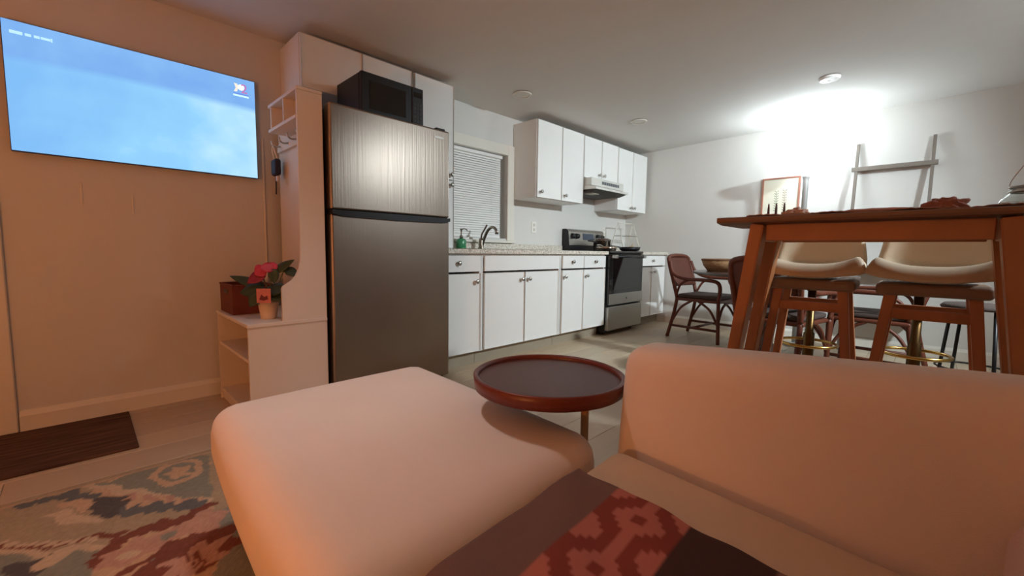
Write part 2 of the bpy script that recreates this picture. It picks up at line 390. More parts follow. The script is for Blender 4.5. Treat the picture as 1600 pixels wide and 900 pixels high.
# soap bottle and dish beside the sink
sp = thing('soap_dispenser', 'green soap bottle with a pump standing beside the faucet', 'bottle', (2.38, 2.985, 0.919))
GREEN = mat('green_soap', (58, 140, 92), 0.25, var=0.1, coat=0.3)
part('bottle', LT([(0, 0), (0.042, 0), (0.045, 0.006), (0.045, 0.07), (0.036, 0.088), (0.014, 0.094), (0, 0.094)], n=24), GREEN, sp, smooth=True)
part('pump_collar', LT([(0, 0.094), (0.016, 0.094), (0.016, 0.115), (0.006, 0.12), (0.006, 0.165), (0.013, 0.168), (0.013, 0.178), (0, 0.18)], n=16), FAUC, sp, smooth=True)
part('pump_nozzle', TB(spline([(0, 0, 0.172), (0.02, -0.02, 0.178), (0.035, -0.035, 0.168), (0.038, -0.038, 0.155)]), 0.005, 8), FAUC, sp, smooth=True)
o = part('scrub_sponge', soft(-0.05, 0.05, -0.035, 0.035, 0, 0.05, 0.018, n=5), mat('grey_sponge', (120, 112, 104), 0.95, var=0.3, scale=60, bump=0.5), smooth=True)
o.location = (2.26, 3.02, 0.919); tag(o, 'dark grey sponge on the worktop beside the green soap bottle', 'sponge')
# wall cabinets
UY = 2.77
def wall_cab(label, x0, x1, z0, z1, doors, kz, y=UY, knobs=True):
    t = thing('wall_cabinet', label, 'cabinet', ((x0+x1)/2, 2.93, z0))
    carcass(t, x0, x1, y+0.021, 3.098, z0, z1, top=True)
    for a, b, kx in doors:
        d = part('door', front(a, b, y, z0+0.004, z1-0.003), CAB, t, world=True)
        if kx: knob(kx, y, kz, d)
    return t
wall_cab('white two-door wall cabinet beside the window', 3.14, 3.905, 1.432, 2.176, [(3.144, 3.524, 3.195), (3.53, 3.901, 3.58)], 1.49)
wall_cab('short white two-door wall cabinet above the range hood', 3.908, 4.612, 1.722, 2.172, [(3.912, 4.256, 4.21), (4.262, 4.608, 4.3)], 1.782)
wall_cab('white two-door wall cabinet in the corner by the right wall', 4.615, 5.335, 1.424, 2.168, [(4.619, 4.972, 4.935), (4.978, 5.331, 5.015)], 1.472)
CY = 2.75
t = wall_cab('long low white cabinet above the refrigerator and microwave', 0.975, 1.742, 1.868, 2.184, [(0.979, 1.362, None), (1.368, 1.738, None)], 0, y=CY)
t = thing('tall_cabinet', 'tall white cabinet standing on the worktop between refrigerator and window', 'cabinet', (1.93, 2.93, 0.919))
carcass(t, 1.764, 2.12, CY+0.021, 3.076, 0.919, 2.184, top=True)
d = part('upper_door', front(1.768, 2.116, CY, 1.462, 2.18), CAB, t, world=True); knob(2.088, CY, 1.5, d)
d = part('lower_door', front(1.768, 2.116, CY, 0.925, 1.456), CAB, t, world=True); knob(2.088, CY, 1.42, d)
# range hood
hd = thing('range_hood', 'slim white range hood with a dark underside above the stove', 'range hood', (4.26, 2.9, 1.55))
HOOD = mat('hood_enamel', (214, 212, 204), 0.35, 0.2, var=0.02)
part('body', B(3.925, 4.595, 2.68, 3.096, 1.632, 1.718, bev=0.004), HOOD, hd, world=True)
part('visor', PR([(2.62, 1.588), (2.62, 1.612), (2.70, 1.631), (3.09, 1.631), (3.09, 1.6)], 0, 3.92, 4.60), HOOD, hd, world=True)
part('underside', PR([(2.63, 1.586), (3.08, 1.597), (3.08, 1.56), (2.72, 1.56)], 0, 3.94, 4.58), mat('hood_filter', (66, 60, 54), 0.6, var=0.2), hd, world=True)
part('lamp_lens', B(4.0, 4.14, 2.72, 2.82, 1.553, 1.5595, bev=0.002), mat('hood_lens', (190, 180, 160), 0.4), hd, world=True)
for k in range(8): part('vent_slot', B(4.13+k*0.046, 4.166+k*0.046, 2.677, 2.6805, 1.66, 1.692), mat('vent_dark', (96, 98, 102), 0.6), hd, world=True)
# stove
st = thing('stove', 'stainless electric stove with black oven door, pots on its cooktop', 'stove', (4.33, 2.75, 0))
RX0, RX1 = 3.962, 4.704
part('body', B(RX0, RX1, 2.49, 3.06, 0.03, 0.895, bev=0.003), DARKP, st, world=True)
for x in (RX0+0.05, RX1-0.05):
    for y in (2.56, 3.0): part('foot', LT([(0, 0), (0.02, 0), (0.02, 0.028), (0, 0.028)], c=(x, y, 0.001), n=12), DARKP, st, world=True)
part('cooktop', B(RX0, RX1, 2.445, 3.06, 0.897, 0.922, bev=0.005), BLACKG, st, world=True)
dr = part('oven_door', B(RX0+0.006, RX1-0.006, 2.445, 2.488, 0.335, 0.885, bev=0.006), mat('oven_door_black', (22, 21, 21), 0.18, coat=0.5), st, world=True)
part('oven_glass', B(RX0+0.09, RX1-0.09, 2.4415, 2.4445, 0.50, 0.85), BLACKG, dr, world=True)
part('door_band', B(RX0+0.006, RX1-0.006, 2.440, 2.4445, 0.337, 0.455, bev=0.001), STEELH, dr, world=True)
part('emblem', LT([(0, -0.002), (0.012, -0.002), (0.012, 0), (0, 0)], axis='Y', c=(4.33, 2.4395, 0.395), n=16), mat('emblem_grey', (120, 120, 122), 0.3, 1.0), dr, world=True)
part('handle', TB([(RX0+0.07, 2.40, 0.862), (RX1-0.07, 2.40, 0.862)], 0.012, 12), DARKP, dr, world=True, smooth=True)
for x in (RX0+0.06, RX1-0.06): part('handle_bracket', B(x-0.028, x+0.028, 2.388, 2.4445, 0.842, 0.882, bev=0.006), STEELH, dr, world=True)
part('storage_drawer', B(RX0+0.006, RX1-0.006, 2.442, 2.488, 0.055, 0.315, bev=0.006), STEELH, st, world=True)
bg = part('backguard', PR([(2.985, 0.9235), (2.985, 0.965), (3.005, 1.14), (3.02, 1.165), (3.06, 1.172), (3.095, 1.172), (3.095, 0.9235)], 0, RX0+0.004, RX1-0.004), DARKP, st, world=True)
part('control_panel', PR([(2.981, 0.985), (3.001, 1.14), (3.016, 1.167), (3.05, 1.176), (3.06, 1.172), (3.02, 1.165), (3.005, 1.14), (2.9865, 0.985)], 0, RX0+0.004, RX1-0.004), STEELH, bg, world=True)
part('display', PR([(2.986, 1.05), (2.9955, 1.125), (2.999, 1.125), (2.99, 1.05)], 0, 4.24, 4.46), mat('display_glass', (74, 82, 96), 0.2), bg, world=True)
for x in (4.03, 4.11, 4.55, 4.63):
    part('control_knob', LT([(0, -0.035), (0.026, -0.034), (0.031, -0.006), (0.034, 0), (0, 0)], axis='Y', c=(x, 2.993, 1.09), n=18), DARKP, bg, world=True, smooth=True)
# pans on the stove
POT = mat('pot_steel', (180, 165, 150), 0.2, 1.0)
pt = thing('saucepan', 'shiny steel saucepan with a glass lid on the stove', 'saucepan', (4.355, 2.80, 0.923))
part('body', LT([(0, 0), (0.095, 0), (0.1, 0.01), (0.102, 0.115), (0.108, 0.12), (0.106, 0.122), (0.098, 0.116), (0.096, 0.012), (0, 0.008)], n=32), POT, pt, smooth=True)
lid = part('lid', LT([(0.108, 0.123), (0.106, 0.13), (0.07, 0.146), (0, 0.152)], n=32), mat('lid_glass', (90, 70, 62), 0.08, var=0.1, coat=0.5), pt, smooth=True)
part('lid_knob', LT([(0, 0.152), (0.008, 0.152), (0.008, 0.168), (0.02, 0.174), (0.02, 0.186), (0, 0.19)], n=16), CHROME, lid, smooth=True)
part('handle', BM((-0.1, 0.0, 0.1), (-0.25, 0.02, 0.112), 0.022, 0.014), DARKP, pt)
part('helper_handle', TB(spline([(0.1, -0.03, 0.1), (0.135, -0.02, 0.104), (0.135, 0.02, 0.104), (0.1, 0.03, 0.1)]), 0.005, 8), CHROME, pt, smooth=True)
pn = thing('frying_pan', 'dark frying pan with a spatula on the right side of the cooktop', 'pan', (4.605, 2.575, 0.923))
part('body', LT([(0, 0), (0.09, 0), (0.108, 0.012), (0.122, 0.048), (0.126, 0.049), (0.112, 0.01), (0.09, 0.006), (0, 0.006)], n=32), DARKP, pn, smooth=True)
part('handle', BM((-0.11, 0.05, 0.042), (-0.2, 0.13, 0.06), 0.026, 0.014), DARKP, pn)
sx = thing('spatula', 'wooden spatula lying across the frying pan', 'utensil', (4.63, 2.575, 0.975))
WDL = mat('pale_wood', (190, 160, 120), 0.6, var=0.15)
part('handle', TB([(0.02, 0, 0.006), (0.13, 0.05, 0.03)], 0.007, 8), WDL, sx, smooth=True); part('blade', BM((-0.07, -0.04, 0.002), (0.025, 0.002, 0.006), 0.05, 0.006), WDL, sx)
p2 = thing('saute_pan', 'low steel pan on the left front burner of the stove', 'pan', (4.17, 2.62, 0.923))
part('body', LT([(0, 0), (0.1, 0), (0.108, 0.01), (0.11, 0.05), (0.114, 0.051), (0.105, 0.01), (0, 0.006)], n=32), POT, p2, smooth=True)
part('handle', TB(spline([(-0.1, -0.02, 0.045), (-0.17, -0.03, 0.06), (-0.24, -0.035, 0.06)]), 0.008, 8), CHROME, p2, smooth=True)
# folding wire rack on the short worktop
rk = thing('dish_rack', 'tall white wire rack standing on the worktop right of the stove', 'rack', (5.0, 2.86, 0.919))
WIRE = mat('white_wire', (232, 226, 214), 0.4)
for x in (-0.21, 0.21):
    part('side_frame', TB([(x, -0.10, 0.004), (x*0.86, 0, 0.36)], 0.006, 8), WIRE, rk, smooth=True); part('side_frame', TB([(x, 0.10, 0.004), (x*0.86, 0.012, 0.36)], 0.006, 8), WIRE, rk, smooth=True)
part('top_bar', TB([(-0.19, 0.006, 0.362), (0.19, 0.006, 0.362)], 0.006, 8), WIRE, rk, smooth=True)
for y in (-0.05, 0.05): part('shelf_rail', TB([(-0.2, y, 0.2), (0.2, y, 0.2)], 0.005, 8), CHROME, rk, smooth=True)
for k in range(7): part('shelf_wire', TB([(-0.18+k*0.06, -0.05, 0.2), (-0.18+k*0.06, 0.05, 0.2)], 0.003, 6), CHROME, rk)
# outlets
def outlet(x, z, label):
    t = thing('outlet', label, 'outlet', (x, YB, z))
    part('plate', B(-0.038, 0.038, -0.006, 0, -0.06, 0.06, bev=0.002), mat('outlet_plate', (238, 234, 226), 0.4), t)
    for dz in (-0.025, 0.025): part('socket', B(-0.016, 0.016, -0.008, -0.006, dz-0.014, dz+0.014, bev=0.002), mat('outlet_socket', (214, 208, 198), 0.4), t)
outlet(3.47, 1.165, 'white outlet plate on the wall between the window and the stove')
outlet(4.85, 1.17, 'white outlet plate on the wall behind the saucepan')
# ================================================================== refrigerator, microwave
fr = thing('refrigerator', 'tall stainless top-freezer refrigerator beside the hall bench', 'refrigerator', (1.34, 2.7, 0))
fx0, fx1, fy = 0.951, 1.734, 2.30
part('body', B(fx0+0.012, fx1-0.006, fy+0.075, 3.06, 0.02, 1.665, bev=0.006), FRSIDE, fr, world=True)
def fdoor(z0, z1):
    bm = B(fx0, fx1, fy, fy+0.068, z0, z1, bev=0.012, seg=3); return bm
fd = part('freezer_door', fdoor(1.118, 1.677), STEEL, fr, world=True)
part('fridge_door', fdoor(0.06, 1.096), STEEL, fr, world=True)
part('handle', PR([(fx0+0.004, 1.116), (fx0+0.004, 1.095), (fx0+0.06, 1.083), (1.34, 1.078), (fx1-0.06, 1.083), (fx1-0.004, 1.095), (fx1-0.004, 1.116)], 1, fy-0.014, fy+0.04), DARKP, fr, world=True)
part('badge', B(1.615, 1.69, fy-0.002, fy+0.001, 1.617, 1.632, bev=0.0005), mat('badge_silver', (226, 224, 218), 0.25, 0.6), fd, world=True)
part('kick_plate', B(fx0+0.02, fx1-0.02, fy+0.05, fy+0.08, 0.004, 0.055), DARKP, fr, world=True)
part('hinge_cap', B(fx1-0.09, fx1-0.02, fy+0.02, fy+0.12, 1.678, 1.692, bev=0.004), DARKP, fr, world=True)
mw = thing('microwave', 'black microwave oven on top of the refrigerator', 'microwave', (1.4, 2.56, 1.677))
mx0, mx1, my0, my1, mz0, mz1 = 1.184, 1.604, 2.405, 2.735, 1.683, 1.931
part('case', B(mx0, mx1, my0+0.03, my1, mz0, mz1, bev=0.006), mat('microwave_black', (24, 21, 22), 0.45), mw, world=True)
for x in (mx0+0.05, mx1-0.05):
    for y in (my0+0.07, my1-0.05): part('foot', LT([(0, 0), (0.012, 0), (0.012, 0.0055), (0, 0.0055)], c=(x, y, 1.677), n=10), DARKP, mw, world=True)
md = part('door', B(mx0, mx1-0.085, my0, my0+0.029, mz0, mz1, bev=0.004), MATS['microwave_black'], mw, world=True)
part('window', B(mx0+0.05, mx1-0.13, my0-0.0025, my0, mz0+0.045, mz1-0.045), BLACKG, md, world=True)
cp = part('control_panel', B(mx1-0.084, mx1, my0, my0+0.029, mz0, mz1, bev=0.004), MATS['microwave_black'], mw, world=True)
for i in range(3):
    for j in range(5): part('button', B(mx1-0.072+i*0.021, mx1-0.056+i*0.021, my0-0.002, my0, mz0+0.03+j*0.026, mz0+0.048+j*0.026), mat('button_grey', (52, 50, 50), 0.5), cp, world=True)
part('display', B(mx1-0.072, mx1-0.014, my0-0.002, my0, mz1-0.06, mz1-0.03), BLACKG, cp, world=True)
# ================================================================== hall bench with shelves
ht = thing('hall_bench', 'white hall storage bench with tall side panel and hooks beside the refrigerator', 'hall bench', (0.74, 2.68, 0))
hx0, hx1, hy0, hy1, hz = 0.553, 0.934, 2.345, 3.01, 0.532
part('bench_top', B(hx0-0.004, hx1, hy0-0.006, hy1+0.006, hz-0.018, hz, bev=0.002), LAM, ht, world=True)
part('side_panel', B(hx0, hx1, hy0, hy0+0.016, 0, hz-0.0185), LAM, ht, world=True); part('side_panel', B(hx0, hx1, hy1-0.016, hy1, 0, hz-0.0185), LAM, ht, world=True)
part('back_panel', B(hx1-0.012, hx1, hy0+0.0165, hy1-0.0165, 0.02, hz-0.0185), LAM, ht, world=True)
part('shelf', B(hx0+0.005, hx1-0.0125, hy0+0.0165, hy1-0.0165, 0.332, 0.348), LAM, ht, world=True)
part('bottom_shelf', B(hx0+0.005, hx1-0.0125, hy0+0.0165, hy1-0.0165, 0.05, 0.066), LAM, ht, world=True)
part('plinth', B(hx0+0.012, hx0+0.026, hy0+0.0165, hy1-0.0165, 0.0, 0.0495), LAM, ht, world=True)
curve = [(0.711, hz+0.0005), (0.711, 0.70)]+[(0.711+0.096*q, z) for q, z in ((0.06, 0.712), (0.25, 0.724), (0.5, 0.74), (0.72, 0.765), (0.88, 0.80), (0.97, 0.84), (1.0, 0.89))]+[(0.809, 1.71), (hx1, 1.71), (hx1, hz+0.0005)]
part('tall_side_panel', PR(curve, 1, hy0, hy0+0.016), LAM, ht, world=True)
part('hook_panel', B(hx1-0.012, hx1, hy0+0.0165, hy1, hz+0.0005, 1.71), LAM, ht, world=True)
part('cubby_top', B(0.806, hx1, hy0-0.004, 2.80, 1.7105, 1.7265, bev=0.001), LAM, ht, world=True)
part('cubby_floor', B(0.806, hx1-0.0125, hy0+0.0165, 2.80, 1.572, 1.588), LAM, ht, world=True)
for y in (2.545, 2.755): part('cubby_divider', B(0.809, hx1-0.0125, y, y+0.014, 1.5885, 1.71), LAM, ht, world=True)
part('hook_rail', B(hx1-0.03, hx1-0.0125, 2.42, 2.98, 1.50, 1.545, bev=0.002), LAM, ht, world=True)
for y in (2.50, 2.64, 2.78, 2.92):
    part('hook', TB(spline([(hx1-0.031, y, 1.53), (hx1-0.055, y, 1.525), (hx1-0.075, y, 1.535), (hx1-0.08, y, 1.555)]), 0.005, 8), CHROME, ht, world=True, smooth=True)
pc = thing('hanging_pouch', 'small dark pouch with a cord and keys hanging from a hall bench hook', 'pouch', (0.875, 2.92, 1.40))
NAVY = mat('navy_pouch', (40, 42, 62), 0.7)
part('pouch', soft(-0.018, 0.018, -0.045, 0.045, -0.05, 0.05, 0.015, n=5), NAVY, pc, smooth=True)
part('strap', TB(spline([(0, -0.03, 0.05), (-0.012, -0.02, 0.1), (-0.014, 0, 0.128), (-0.012, 0.02, 0.1), (0, 0.03, 0.05)]), 0.003, 6), WIRE, pc, smooth=True)
part('cord', TB(spline([(0, 0.01, -0.05), (0.004, 0.02, -0.1), (0, 0.012, -0.16)]), 0.004, 6), NAVY, pc, smooth=True)
part('key_tag', soft(-0.006, 0.006, -0.03, -0.005, -0.085, -0.052, 0.005, n=4), mat('key_tag_white', (230, 220, 220), 0.5), pc, smooth=True)
# basket
bk = thing('storage_basket', 'brown leather storage basket on the hall bench beside the potted flower', 'basket', (0.66, 2.83, hz))
t = 0.01; bx0, bx1, by0, by1 = 0.572, 0.775, 2.72, 3.0; bz = hz+0.002
bm = bmesh.new(); box(bm, bx0, bx1, by0, by1, bz, bz+t)
for q in ((bx0, bx0+t, by0, by1), (bx1-t, bx1, by0, by1), (bx0+t, bx1-t, by0, by0+t), (bx0+t, bx1-t, by1-t, by1)): box(bm, *q, bz+t, hz+0.158)
part('body', bm, BASK, bk, world=True)
bm = bmesh.new()
for q in ((bx0-0.003, bx0+t, by0-0.003, by1+0.003), (bx1-t, bx1+0.003, by0-0.003, by1+0.003), (bx0+t, bx1-t, by0-0.003, by0+t), (bx0+t, bx1-t, by1-t, by1+0.003)): box(bm, *q, hz+0.158, hz+0.168, bev=0.002)
part('rim', bm, BASK, bk, world=True)
part('handle_slot', B(bx0-0.002, bx0, 2.81, 2.9, hz+0.115, hz+0.135), DARKP, bk, world=True)
# anthurium
pf = thing('potted_flower', 'pink flowering houseplant with dark leaves in a cream pot on the hall bench', 'potted plant', (0.69, 2.50, hz))
part('pot', LT([(0, 0.002), (0.036, 0), (0.038, 0.004), (0.054, 0.115), (0.05, 0.116), (0.046, 0.10), (0, 0.098)], n=24), mat('cream_pot', (226, 200, 172), 0.5), pf, smooth=True)
part('soil', LT([(0, 0.104), (0.046, 0.101)], n=20), mat('soil', (50, 36, 28), 0.95), pf)
LEAF = mat('dark_leaf', (52, 66, 44), 0.45, var=0.25, scale=20); PINK = mat('pink_bract', (196, 62, 88), 0.45, var=0.15); PINK2 = mat('dark_pink_bract', (140, 40, 66), 0.45, var=0.15)
def leaf(bm, base, tip, width, droop=0.02, nrm=(0, 0, 1)):
    base, tip = Vector(base), Vector(tip); d = tip-base; L = d.length; d.normalize()
    s = d.cross(Vector(nrm)).normalized(); nn = s.cross(d); n = 8; rows_ = []
    for i in range(n+1):
        t = i/n; w = width*math.sin(PI*min(1, t*0.93+0.07))**0.75*(1-0.35*t) if i < n else 0.0005
        c = base+d*(L*t)-Vector((0, 0, droop*t*t))
        rows_.append([bm.verts.new(c+s*(w*k)+nn*(0.10*w*(abs(k)-0.5))) for k in (-1, -0.5, 0, 0.5, 1)])
    for a, b in zip(rows_, rows_[1:]):
        for k in range(4): bm.faces.new((a[k], a[k+1], b[k+1], b[k]))
    return bm
def add_leaf(name, base, tip, w, m, droop=0.02, nrm=(0, 0, 1)):
    o = part(name, leaf(bmesh.new(), base, tip, w, droop, nrm), m, pf, smooth=True)
    sm = o.modifiers.new('thickness', 'SOLIDIFY'); sm.thickness = 0.0015; return o
V_ = (-0.3, -0.8, 0.5)
R3 = _rt; 
def pl_(u, v, d=0.0):   # plant frame: u to the right as seen from the room, v up, d towards the room
    return tuple(Vector((0.7, -0.71, 0))*u+Vector((0, 0, v))+Vector((-0.7, -0.7, 0))*d)
for b, t, w, dr_, nr in (((-0.02, 0.17, 0.0), (-0.19, 0.225, 0.02), 0.032, 0.0, V_), ((-0.015, 0.16, 0.02), (-0.12, 0.15, 0.05), 0.05, 0.01, V_),
                     ((0.035, 0.245, 0.01), (0.145, 0.315, 0.0), 0.028, 0.0, V_), ((0.09, 0.27, -0.01), (0.165, 0.225, 0.0), 0.032, 0.0, V_),
                     ((0.01, 0.15, 0.02), (0.13, 0.17, 0.05), 0.045, 0.0, V_), ((0.02, 0.14, 0.03), (0.12, 0.11, 0.05), 0.04, 0.01, V_),
                     ((0.045, 0.265, 0.02), (0.05, 0.19, 0.03), 0.03, 0.0, V_), ((-0.02, 0.14, 0.04), (-0.06, 0.08, 0.07), 0.042, 0.01, V_), ((0.0, 0.15, 0), (-0.10, 0.16, -0.1), 0.04, 0.02, V_)):
    add_leaf('leaf', pl_(*b), pl_(*t), w, LEAF, dr_, nr)
for b, t, w, m in (((0.0, 0.25, 0.02), (-0.08, 0.19, 0.05), 0.04, PINK2), ((0.0, 0.27, 0.02), (-0.045, 0.235, 0.04), 0.045, PINK), ((0.04, 0.275, 0.01), (-0.01, 0.27, 0.05), 0.035, PINK), ((0.045, 0.295, 0.0), (0.02, 0.255, 0.03), 0.032, PINK)):
    add_leaf('flower', pl_(*b), pl_(*t), w, m, 0.0, V_)
for b, t in (((0, 0.1, 0), (-0.02, 0.24, 0.02)), ((0.004, 0.1, 0), (0.02, 0.27, 0.01)), ((0.01, 0.1, 0), (0.09, 0.26, 0)), ((0.006, 0.1, 0.01), (0.03, 0.16, 0.02)), ((-0.006, 0.1, 0), (-0.03, 0.17, 0.01))):
    part('stem', TB([pl_(*b), pl_((b[0]+t[0])/2+0.004, (b[1]+t[1])/2, 0), pl_(*t)], 0.003, 6), mat('stem_green', (90, 96, 62), 0.5), pf, smooth=True)
cdp = part('gift_tag', PR([(-0.035, 0), (0.035, 0), (0.035, 0.075), (-0.035, 0.075)], 1, -0.001, 0.001), mat('tag_pink', (206, 120, 110), 0.6, var=0.25, scale=60), pf)
cdp.location = pl_(0.015, 0.09, 0.068); cdp.rotation_euler = (0, 0, -math.radians(40))
part('tag_print', PR([(-0.022, 0.018), (0.0, 0.012), (0.022, 0.02), (0.018, 0.04), (0.004, 0.032), (-0.012, 0.044)], 1, -0.0018, -0.0011), mat('tag_print_dark', (110, 40, 46), 0.6), cdp)
# ================================================================== television on the back wall
tv = thing('television', 'wall-mounted television showing a pale blue picture', 'television', (0.305, 3.08, 1.63))
tx0, tx1, tz0, tz1, ty = -0.198, 0.808, 1.342, 1.923, 3.055
m = bpy.data.materials.new('tv_picture'); m.use_nodes = True; nt = m.node_tree; nt.nodes.clear()
out = nt.nodes.new('ShaderNodeOutputMaterial'); em = nt.nodes.new('ShaderNodeEmission'); em.inputs['Strength'].default_value = E_TV
nt.links.new(em.outputs[0], out.inputs[0])
tc = nt.nodes.new('ShaderNodeTexCoord'); sep = nt.nodes.new('ShaderNodeSeparateXYZ'); nt.links.new(tc.outputs['Generated'], sep.inputs[0])
nz = nt.nodes.new('ShaderNodeTexNoise'); nz.inputs['Scale'].default_value = 2.6; nz.inputs['Detail'].default_value = 5
mp = nt.nodes.new('ShaderNodeMapping'); mp.inputs['Scale'].default_value = (1.6, 1, 1); nt.links.new(tc.outputs['Generated'], mp.inputs[0]); nt.links.new(mp.outputs[0], nz.inputs['Vector'])
def mth(op, a, b):
    n = nt.nodes.new('ShaderNodeMath'); n.operation = op
    for i, v in enumerate((a, b)):
        if isinstance(v, (int, float)): n.inputs[i].default_value = v
        else: nt.links.new(v, n.inputs[i])
    return n.outputs[0]
hz_ = mth('ADD', mth('MULTIPLY', mth('MULTIPLY', mth('SUBTRACT', sep.outputs['X'], 0.45), mth('SUBTRACT', sep.outputs['X'], 0.45)), 0.1), mth('MULTIPLY', nz.outputs['Fac'], 0.06))
edge = mth('SUBTRACT', 0.76, hz_)
step = nt.nodes.new('ShaderNodeMapRange'); step.inputs['From Min'].default_value = -0.03; step.inputs['From Max'].default_value = 0.03
nt.links.new(mth('SUBTRACT', sep.outputs['Z'], edge), step.inputs['Value'])
lo = nt.nodes.new('ShaderNodeValToRGB'); e = lo.color_ramp.elements
e[0].position = 0.05; e[0].color = srgb(124, 180, 234); e[1].position = 1.0; e[1].color = srgb(190, 228, 244); q_ = e.new(0.55); q_.color = srgb(142, 200, 240)
nt.links.new(mth('ADD', mth('MULTIPLY', sep.outputs['X'], 0.75), mth('MULTIPLY', mth('SUBTRACT', nz.outputs['Fac'], 0.4), 0.9)), lo.inputs[0])
hi = nt.nodes.new('ShaderNodeValToRGB'); e = hi.color_ramp.elements
e[0].position = 0.3; e[0].color = srgb(112, 160, 224); e[1].position = 0.75; e[1].color = srgb(132, 182, 234); nt.links.new(nz.outputs['Fac'], hi.inputs[0])
mixc = nt.nodes.new('ShaderNodeMix'); mixc.data_type = 'RGBA'; nt.links.new(step.outputs[0], mixc.inputs['Factor']); nt.links.new(lo.outputs[0], mixc.inputs['A']); nt.links.new(hi.outputs[0], mixc.inputs['B'])
nt.links.new(mixc.outputs['Result'], em.inputs['Color'])
part('case', B(tx0-0.003, tx1+0.003, ty+0.003, ty+0.035, tz0-0.003, tz1+0.003, bev=0.002), mat('tv_case', (58, 72, 110), 0.4), tv, world=True)
scr = part('screen', B(tx0, tx1, ty, ty+0.0028, tz0, tz1), m, tv, world=True)
part('wall_mount', B(0.1, 0.5, ty+0.0352, YB-0.001, 1.5, 1.76), DARKP, tv, world=True)
def glow(name, col, s=1.0): return mat(name, (10, 10, 10), 0.5, emit=col, estr=s)
def scr_pt(px_, py_): return pix(px_, py_, 1, ty)
caption = glow('screen_caption', (162, 200, 244))
xs0, xs1 = scr_pt(14, 48), scr_pt(82, 64)
for a, b, hh in ((0.0, 0.3, 0.014), (0.35, 0.5, 0.012), (0.56, 0.7, 0.012), (0.72, 0.95, 0.011), (0.96, 1.0, 0.017)):
    c0 = xs0.lerp(xs1, a); c1 = xs0.lerp(xs1, b)
    part('caption_text', B(c0.x, c1.x, ty-0.0012, ty-0.0002, (c0.z+c1.z)/2-hh/2, (c0.z+c1.z)/2+hh/2, bev=0.0004), caption, scr, world=True)
def text_part(txt, size, m_, parent, loc, name):
    cu = bpy.data.curves.new(name, 'FONT'); cu.body = txt; cu.size = size; cu.extrude = 0.0003; cu.align_x = 'CENTER'
    tmpo = bpy.data.objects.new(name, cu); COL.objects.link(tmpo)
    me = bpy.data.meshes.new_from_object(tmpo.evaluated_get(bpy.context.evaluated_depsgraph_get())); bpy.data.objects.remove(tmpo)
    bm = bmesh.new(); bm.from_mesh(me); bpy.data.meshes.remove(me)
    bmesh.ops.rotate(bm, verts=bm.verts, matrix=Matrix.Rotation(PI/2, 3, 'X')); bmesh.ops.translate(bm, verts=bm.verts, vec=loc)
    return part(name, bm, m_, parent, world=True)
lg = scr_pt(379, 142)
part('logo_mark', LT([(0, -0.0006), (0.017, -0.0006), (0.017, 0), (0, 0)], axis='Y', c=(lg.x-0.008, ty-0.0004, lg.z+0.017), n=24), glow('logo_white', (240, 246, 250)), scr, world=True)
part('logo_mark', PR([(lg.x-0.046, lg.z-0.012), (lg.x-0.03, lg.z-0.012), (lg.x-0.022, lg.z+0.012), (lg.x-0.026, lg.z+0.034), (lg.x-0.044, lg.z+0.036), (lg.x-0.036, lg.z+0.01)], 1, ty-0.001, ty-0.0002), glow('logo_cream', (206, 198, 186)), scr, world=True)
text_part('2', 0.075, glow('logo_plum', (168, 96, 150)), scr, (lg.x+0.008, ty-0.0016, lg.z-0.014), 'logo_numeral')
part('logo_underline', B(lg.x-0.05, lg.x+0.032, ty-0.001, ty-0.0002, lg.z-0.025, lg.z-0.02), glow('logo_blue', (92, 112, 190)), scr, world=True)
part('logo_underline', B(lg.x-0.05, lg.x+0.032, ty-0.001, ty-0.0002, lg.z-0.038, lg.z-0.028), glow('logo_pale', (176, 212, 250)), scr, world=True)
for xa, za, zb_, lb in ((0.018, 1.225, 1.112, 'thin pale strip on the wall below the television, nearer the entrance door'), (0.212, 1.18, 1.077, 'thin pale strip on the wall below the television, nearer the hall bench')):
    tag(part('wall_strip', B(xa-0.004, xa+0.004, YB-0.005, YB-0.0005, zb_, za, bev=0.001), TRIM), lb, 'wall strip')
tag(part('cord_cover', B(0.846, 0.858, YB-0.01, YB-0.0005, 0.105, 1.6, bev=0.002), TRIM), 'white cord cover running down the wall between television and hall bench', 'cord cover')
# ================================================================== floor coverings
def rib_mat(name, a, b, scale):
    m = mat(name, a, 0.95, bump=0.4, bscale=300); nt = m.node_tree; bs = nt.nodes['Principled BSDF']
    tc = nt.nodes.new('ShaderNodeTexCoord'); mp = nt.nodes.new('ShaderNodeMapping'); mp.inputs['Scale'].default_value = (1.5, scale, 1); nt.links.new(tc.outputs['Object'], mp.inputs[0])
    nz = nt.nodes.new('ShaderNodeTexNoise'); nz.inputs['Scale'].default_value = 3; nz.inputs['Detail'].default_value = 4; nt.links.new(mp.outputs[0], nz.inputs['Vector'])
    cr = nt.nodes.new('ShaderNodeValToRGB'); cr.color_ramp.elements[0].position = 0.35; cr.color_ramp.elements[0].color = srgb(*a); cr.color_ramp.elements[1].position = 0.65; cr.color_ramp.elements[1].color = srgb(*b)
    nt.links.new(nz.outputs['Fac'], cr.inputs[0]); nt.links.new(cr.outputs[0], bs.inputs['Base Color']); return m
dm = part('door_mat', B(-0.42, 0.42, -0.285, 0.285, 0, 0.01, bev=0.003), rib_mat('mat_fibre', (66, 42, 30), (104, 72, 52), 14))
dm.location = (-0.28, 2.77, 0.0005); tag(dm, 'dark brown striped door mat on the floor below the television', 'mat')
